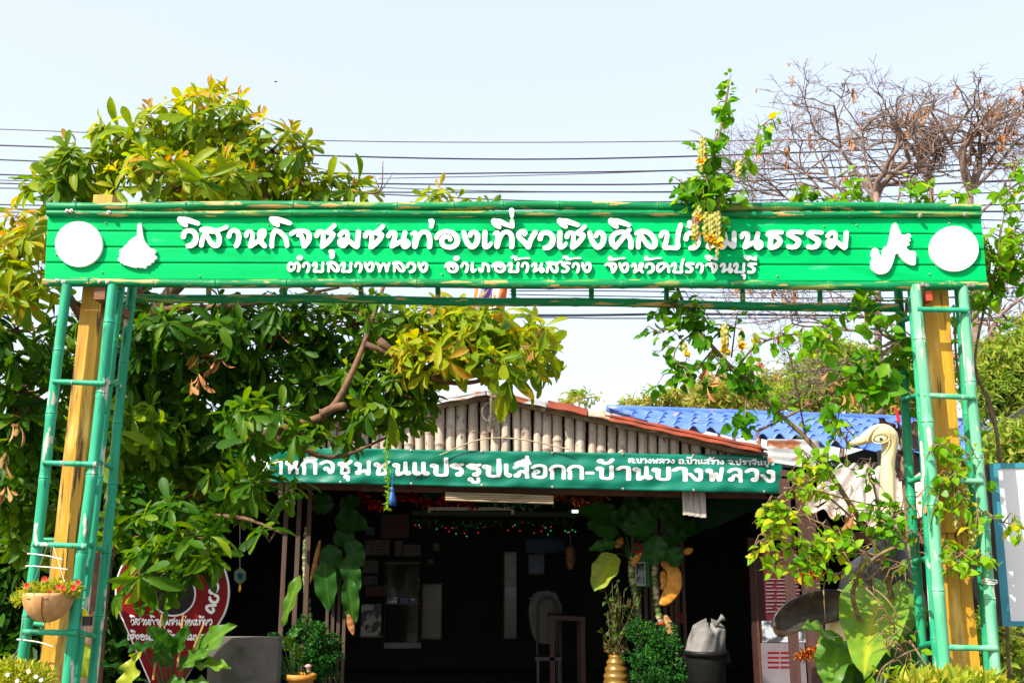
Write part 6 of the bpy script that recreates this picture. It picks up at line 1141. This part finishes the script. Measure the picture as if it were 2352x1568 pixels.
# ------------------------------------------------------------------ bare trees on the right
def bare(label, base_, Y, spec, seed, pods=40, g='leafless trees behind the gateway'):
    rnd = random.Random(seed); t = thing('bare_tree', label, 'tree', (P(*base_, Y).x, Y, 0), g); m = MB(); tips = []
    zmax = P(2100, 185 + rnd.uniform(0, 60), Y).z
    def grow(p, d, L, r, lv):
        n = 4; pts = [p]; dd = Vector(d)
        zm = zmax - rnd.expovariate(1 / .45)
        if p.z > zmax - .05: tips.append(p); return
        if p.z + dd.z * L > zm: L *= .7; dd.z *= .35
        for k in range(n):
            dd = (dd + Vector((rnd.gauss(0, .2), rnd.gauss(0, .2), rnd.gauss(.0, .19)))).normalized(); pts.append(pts[-1] + dd * L / n)
        m.tube(pts, np.linspace(r, r * .62, n + 1), 7 if r > .03 else 4, caps=False)
        if lv == 0: tips.append(pts[-1]); return
        nb = 3 if lv > 1 else 3
        for k in range(nb):
            i = rnd.choice((2, 3, 4)) if k else 4
            nd = (dd + Vector((rnd.gauss(0, .75), rnd.gauss(0, .6), rnd.gauss(.22 if lv < 3 else .0, .45)))).normalized()
            grow(pts[i], nd, L * rnd.uniform(.62, .92), max(.0045, r * .56), lv - 1)
        if lv <= 3:
            tips.append(pts[-1])
    for (pa, pb, r, L, lv) in spec:
        a = P(*pa, Y); b = P(*pb, Y)
        if pa == base_: a = Vector(t.location)
        mid = (a + b) / 2 + Vector((rnd.gauss(0, .08), 0, 0)); m.tube(spline([tuple(a), tuple(mid), tuple(b)], 5), np.linspace(r * .55, r * .38, 11), 9); 
        d = (b - mid).normalized(); 
        for k in range(3): grow(b, (d + Vector((rnd.gauss(0, .75), rnd.gauss(0, .5), rnd.gauss(-.05, .35)))).normalized(), L * .84 * rnd.uniform(.8, 1.2), r * .42, lv)
    m.build('trunk', m_greybark, t, smooth=True)
    for k in range(min(pods // 2, 60)):
        lm = MB(); c = np.array(tuple(rnd.choice(tips))); n = rnd.choice((1, 1, 2, 3, 5)); d = nrm(RNG.normal(size=(n, 3)) * .22 + (0, 0, -1)); leaves(lm, T_LG, c + RNG.normal(size=(n, 3)) * .03, d, randdir(n), RNG.uniform(.10, .20, n), .5); lm.build('dry_pod', m_dry, t)
    return t
bare('left leafless tree with brown pods rising above the sign', (2030, 1250), 17, [((2030,1250),(2012,440),.15,1.15,4),((2012,470),(1930,340),.06,.8,4),((2015,460),(2060,330),.05,.7,3),((2015,560),(1880,430),.05,.9,4),((2020,480),(1850,400),.045,.8,3),((2015,600),(1800,450),.05,.9,4),((2015,560),(1900,400),.05,.9,4),((2012,470),(1980,300),.05,.8,4)], 3, 80)
bare('tall leafless tree with a nest-like tangle in the middle', (2150, 1250), 18, [((2150,1250),(2138,420),.12,1.0,4),((2138,440),(2130,330),.07,.6,3),((2138,400),(2190,270),.05,.8,4),((2130,360),(2080,290),.04,.8,3)], 5, 70)
bare('forked leafless tree nearest the right edge above the sign', (2255, 1250), 17.5, [((2255,1250),(2228,440),.15,1.1,4),((2228,460),(2180,330),.08,1.0,4),((2228,450),(2270,300),.06,.9,3),((2230,440),(2330,330),.07,1.1,4),((2240,500),(2340,420),.05,1.0,3),((2235,420),(2350,250),.05,.9,4)], 9, 90)
bare('spreading leafless tree seen below the sign with a thick level bough', (2290, 1300), 15.5, [((2290,1300),(2240,840),.16,.9,3),((2240,860),(2070,775),.07,.9,4),((2075,775),(1925,755),.05,.85,4),((1960,760),(1830,720),.035,.8,4),((1950,740),(1900,650),.03,.8,4),((2240,850),(2300,720),.07,1.0,4),((2270,900),(2352,800),.06,.9,4),((1990,760),(1985,650),.03,.8,4)], 14, 130)
nest = MB()
for k in range(160):
    c = np.array(tuple(P(2140 + random.gauss(0, 16), 345 + random.gauss(0, 22), 17.9))); d = randdir(1)[0] * random.uniform(.15, .3); nest.tube([c - d, c + RNG.normal(size=3) * .05, c + d], [.008, .010, .006], 4)
tag(nest.build('twig_nest', m_greybark), 'ragged nest of twigs in the tall leafless tree', 'nest')

# ------------------------------------------------------------------ background trees
def feather(label, base_, blobs, Y, dens, ts, seed, mat=m_feather, lsz=.16, g='green trees beyond the roofs'):
    t = thing('feathery_tree', label, 'tree', (P(*base_, Y).x, Y, 0), g); m = MB(); b = MB(); b0 = Vector(t.location)
    for bx, by, rx, ry in blobs:
        s = mpp(Y); c = np.array(tuple(P(bx, by, Y))); ax, az = rx * s, ry * s; n = int(.52 * dens * rx * ry / 100)
        nc = max(6, n // 26); d = randdir(nc); cen = c + d * np.array([ax, (ax + az) / 2, az]) * (RNG.random(nc) ** .4)[:, None]
        k = RNG.integers(0, nc, n); pos = cen[k] + RNG.normal(size=(n, 3)) * np.array([.26, .26, .14]) * ((ax + az) / 2.2 + .2) * .8
        leaves(m, T_LG, pos, nrm(RNG.normal(size=(n, 3)) + (0, 0, -.2)), RNG.normal(size=(n, 3)) + (0, -.3, .8), RNG.uniform(.6, 1.3, n) * lsz, np.clip(RNG.normal(ts, .18, n) + (RNG.random(nc) * .3 - .15)[k], 0, 1))
        b.tube(spline([tuple(b0), tuple((np.array(tuple(b0)) + c) / 2 + (0, 0, .6)), tuple(c)], 4), np.linspace(.10, .03, 9), 6)
        for q in range(0, nc, 3): b.tube([tuple(c), tuple(cen[q])], [.03, .01], 4)
    b.build('trunk', m_greybark, t, smooth=True); m.build('crown', mat, t)
feather('pale hazy tree in the gap over the hut roof', (1340, 1250), [(1330,915,40,22),(1300,925,25,14)], 40, 60, .62, 1, lsz=.22)
feather('dusty olive tree over the left end of the blue roof', (1500, 1250), [(1520,920,60,28),(1470,930,35,20),(1600,905,75,42)], 32, 70, .66, 2, lsz=.2)
feather('olive brown tree behind the middle of the blue roof', (1700, 1250), [(1680,905,80,50),(1760,900,70,55),(1640,930,60,30)], 28, 80, .74, 3, lsz=.18)
feather('bright yellow-green tree behind the diagonal vine stem', (1890, 1250), [(1880,880,85,62),(1960,850,70,60),(1900,810,45,40),(1830,915,60,40)], 24, 95, .52, 4, lsz=.16)
feather('green tree behind the right-hand post', (2080, 1250), [(2050,900,70,60),(2130,880,60,70),(2010,930,60,40)], 22, 90, .62, 5, lsz=.16)
feather('dense green tree at the far right edge', (2320, 1250), [(2310,840,65,70),(2352,900,70,90),(2270,900,50,60),(2380,800,60,80)], 14, 110, .50, 6, lsz=.11)
feather('low green bush behind the right-hand post and board', (2330, 1450), [(2300,1120,40,80),(2330,1020,60,50),(2240,1150,30,90),(2300,1500,60,90)], 7.2, 70, .45, 7, lsz=.07)
feather('dark shrubbery behind the left-hand post', (60, 1500), [(60,1250,100,110),(230,1300,60,90),(10,1380,80,90),(90,1480,80,90),(180,1450,50,90),(-30,1150,80,120),(90,1080,80,90),(200,1180,70,80)], 9.5, 170, .10, 8, mat=m_leaf, lsz=.17)
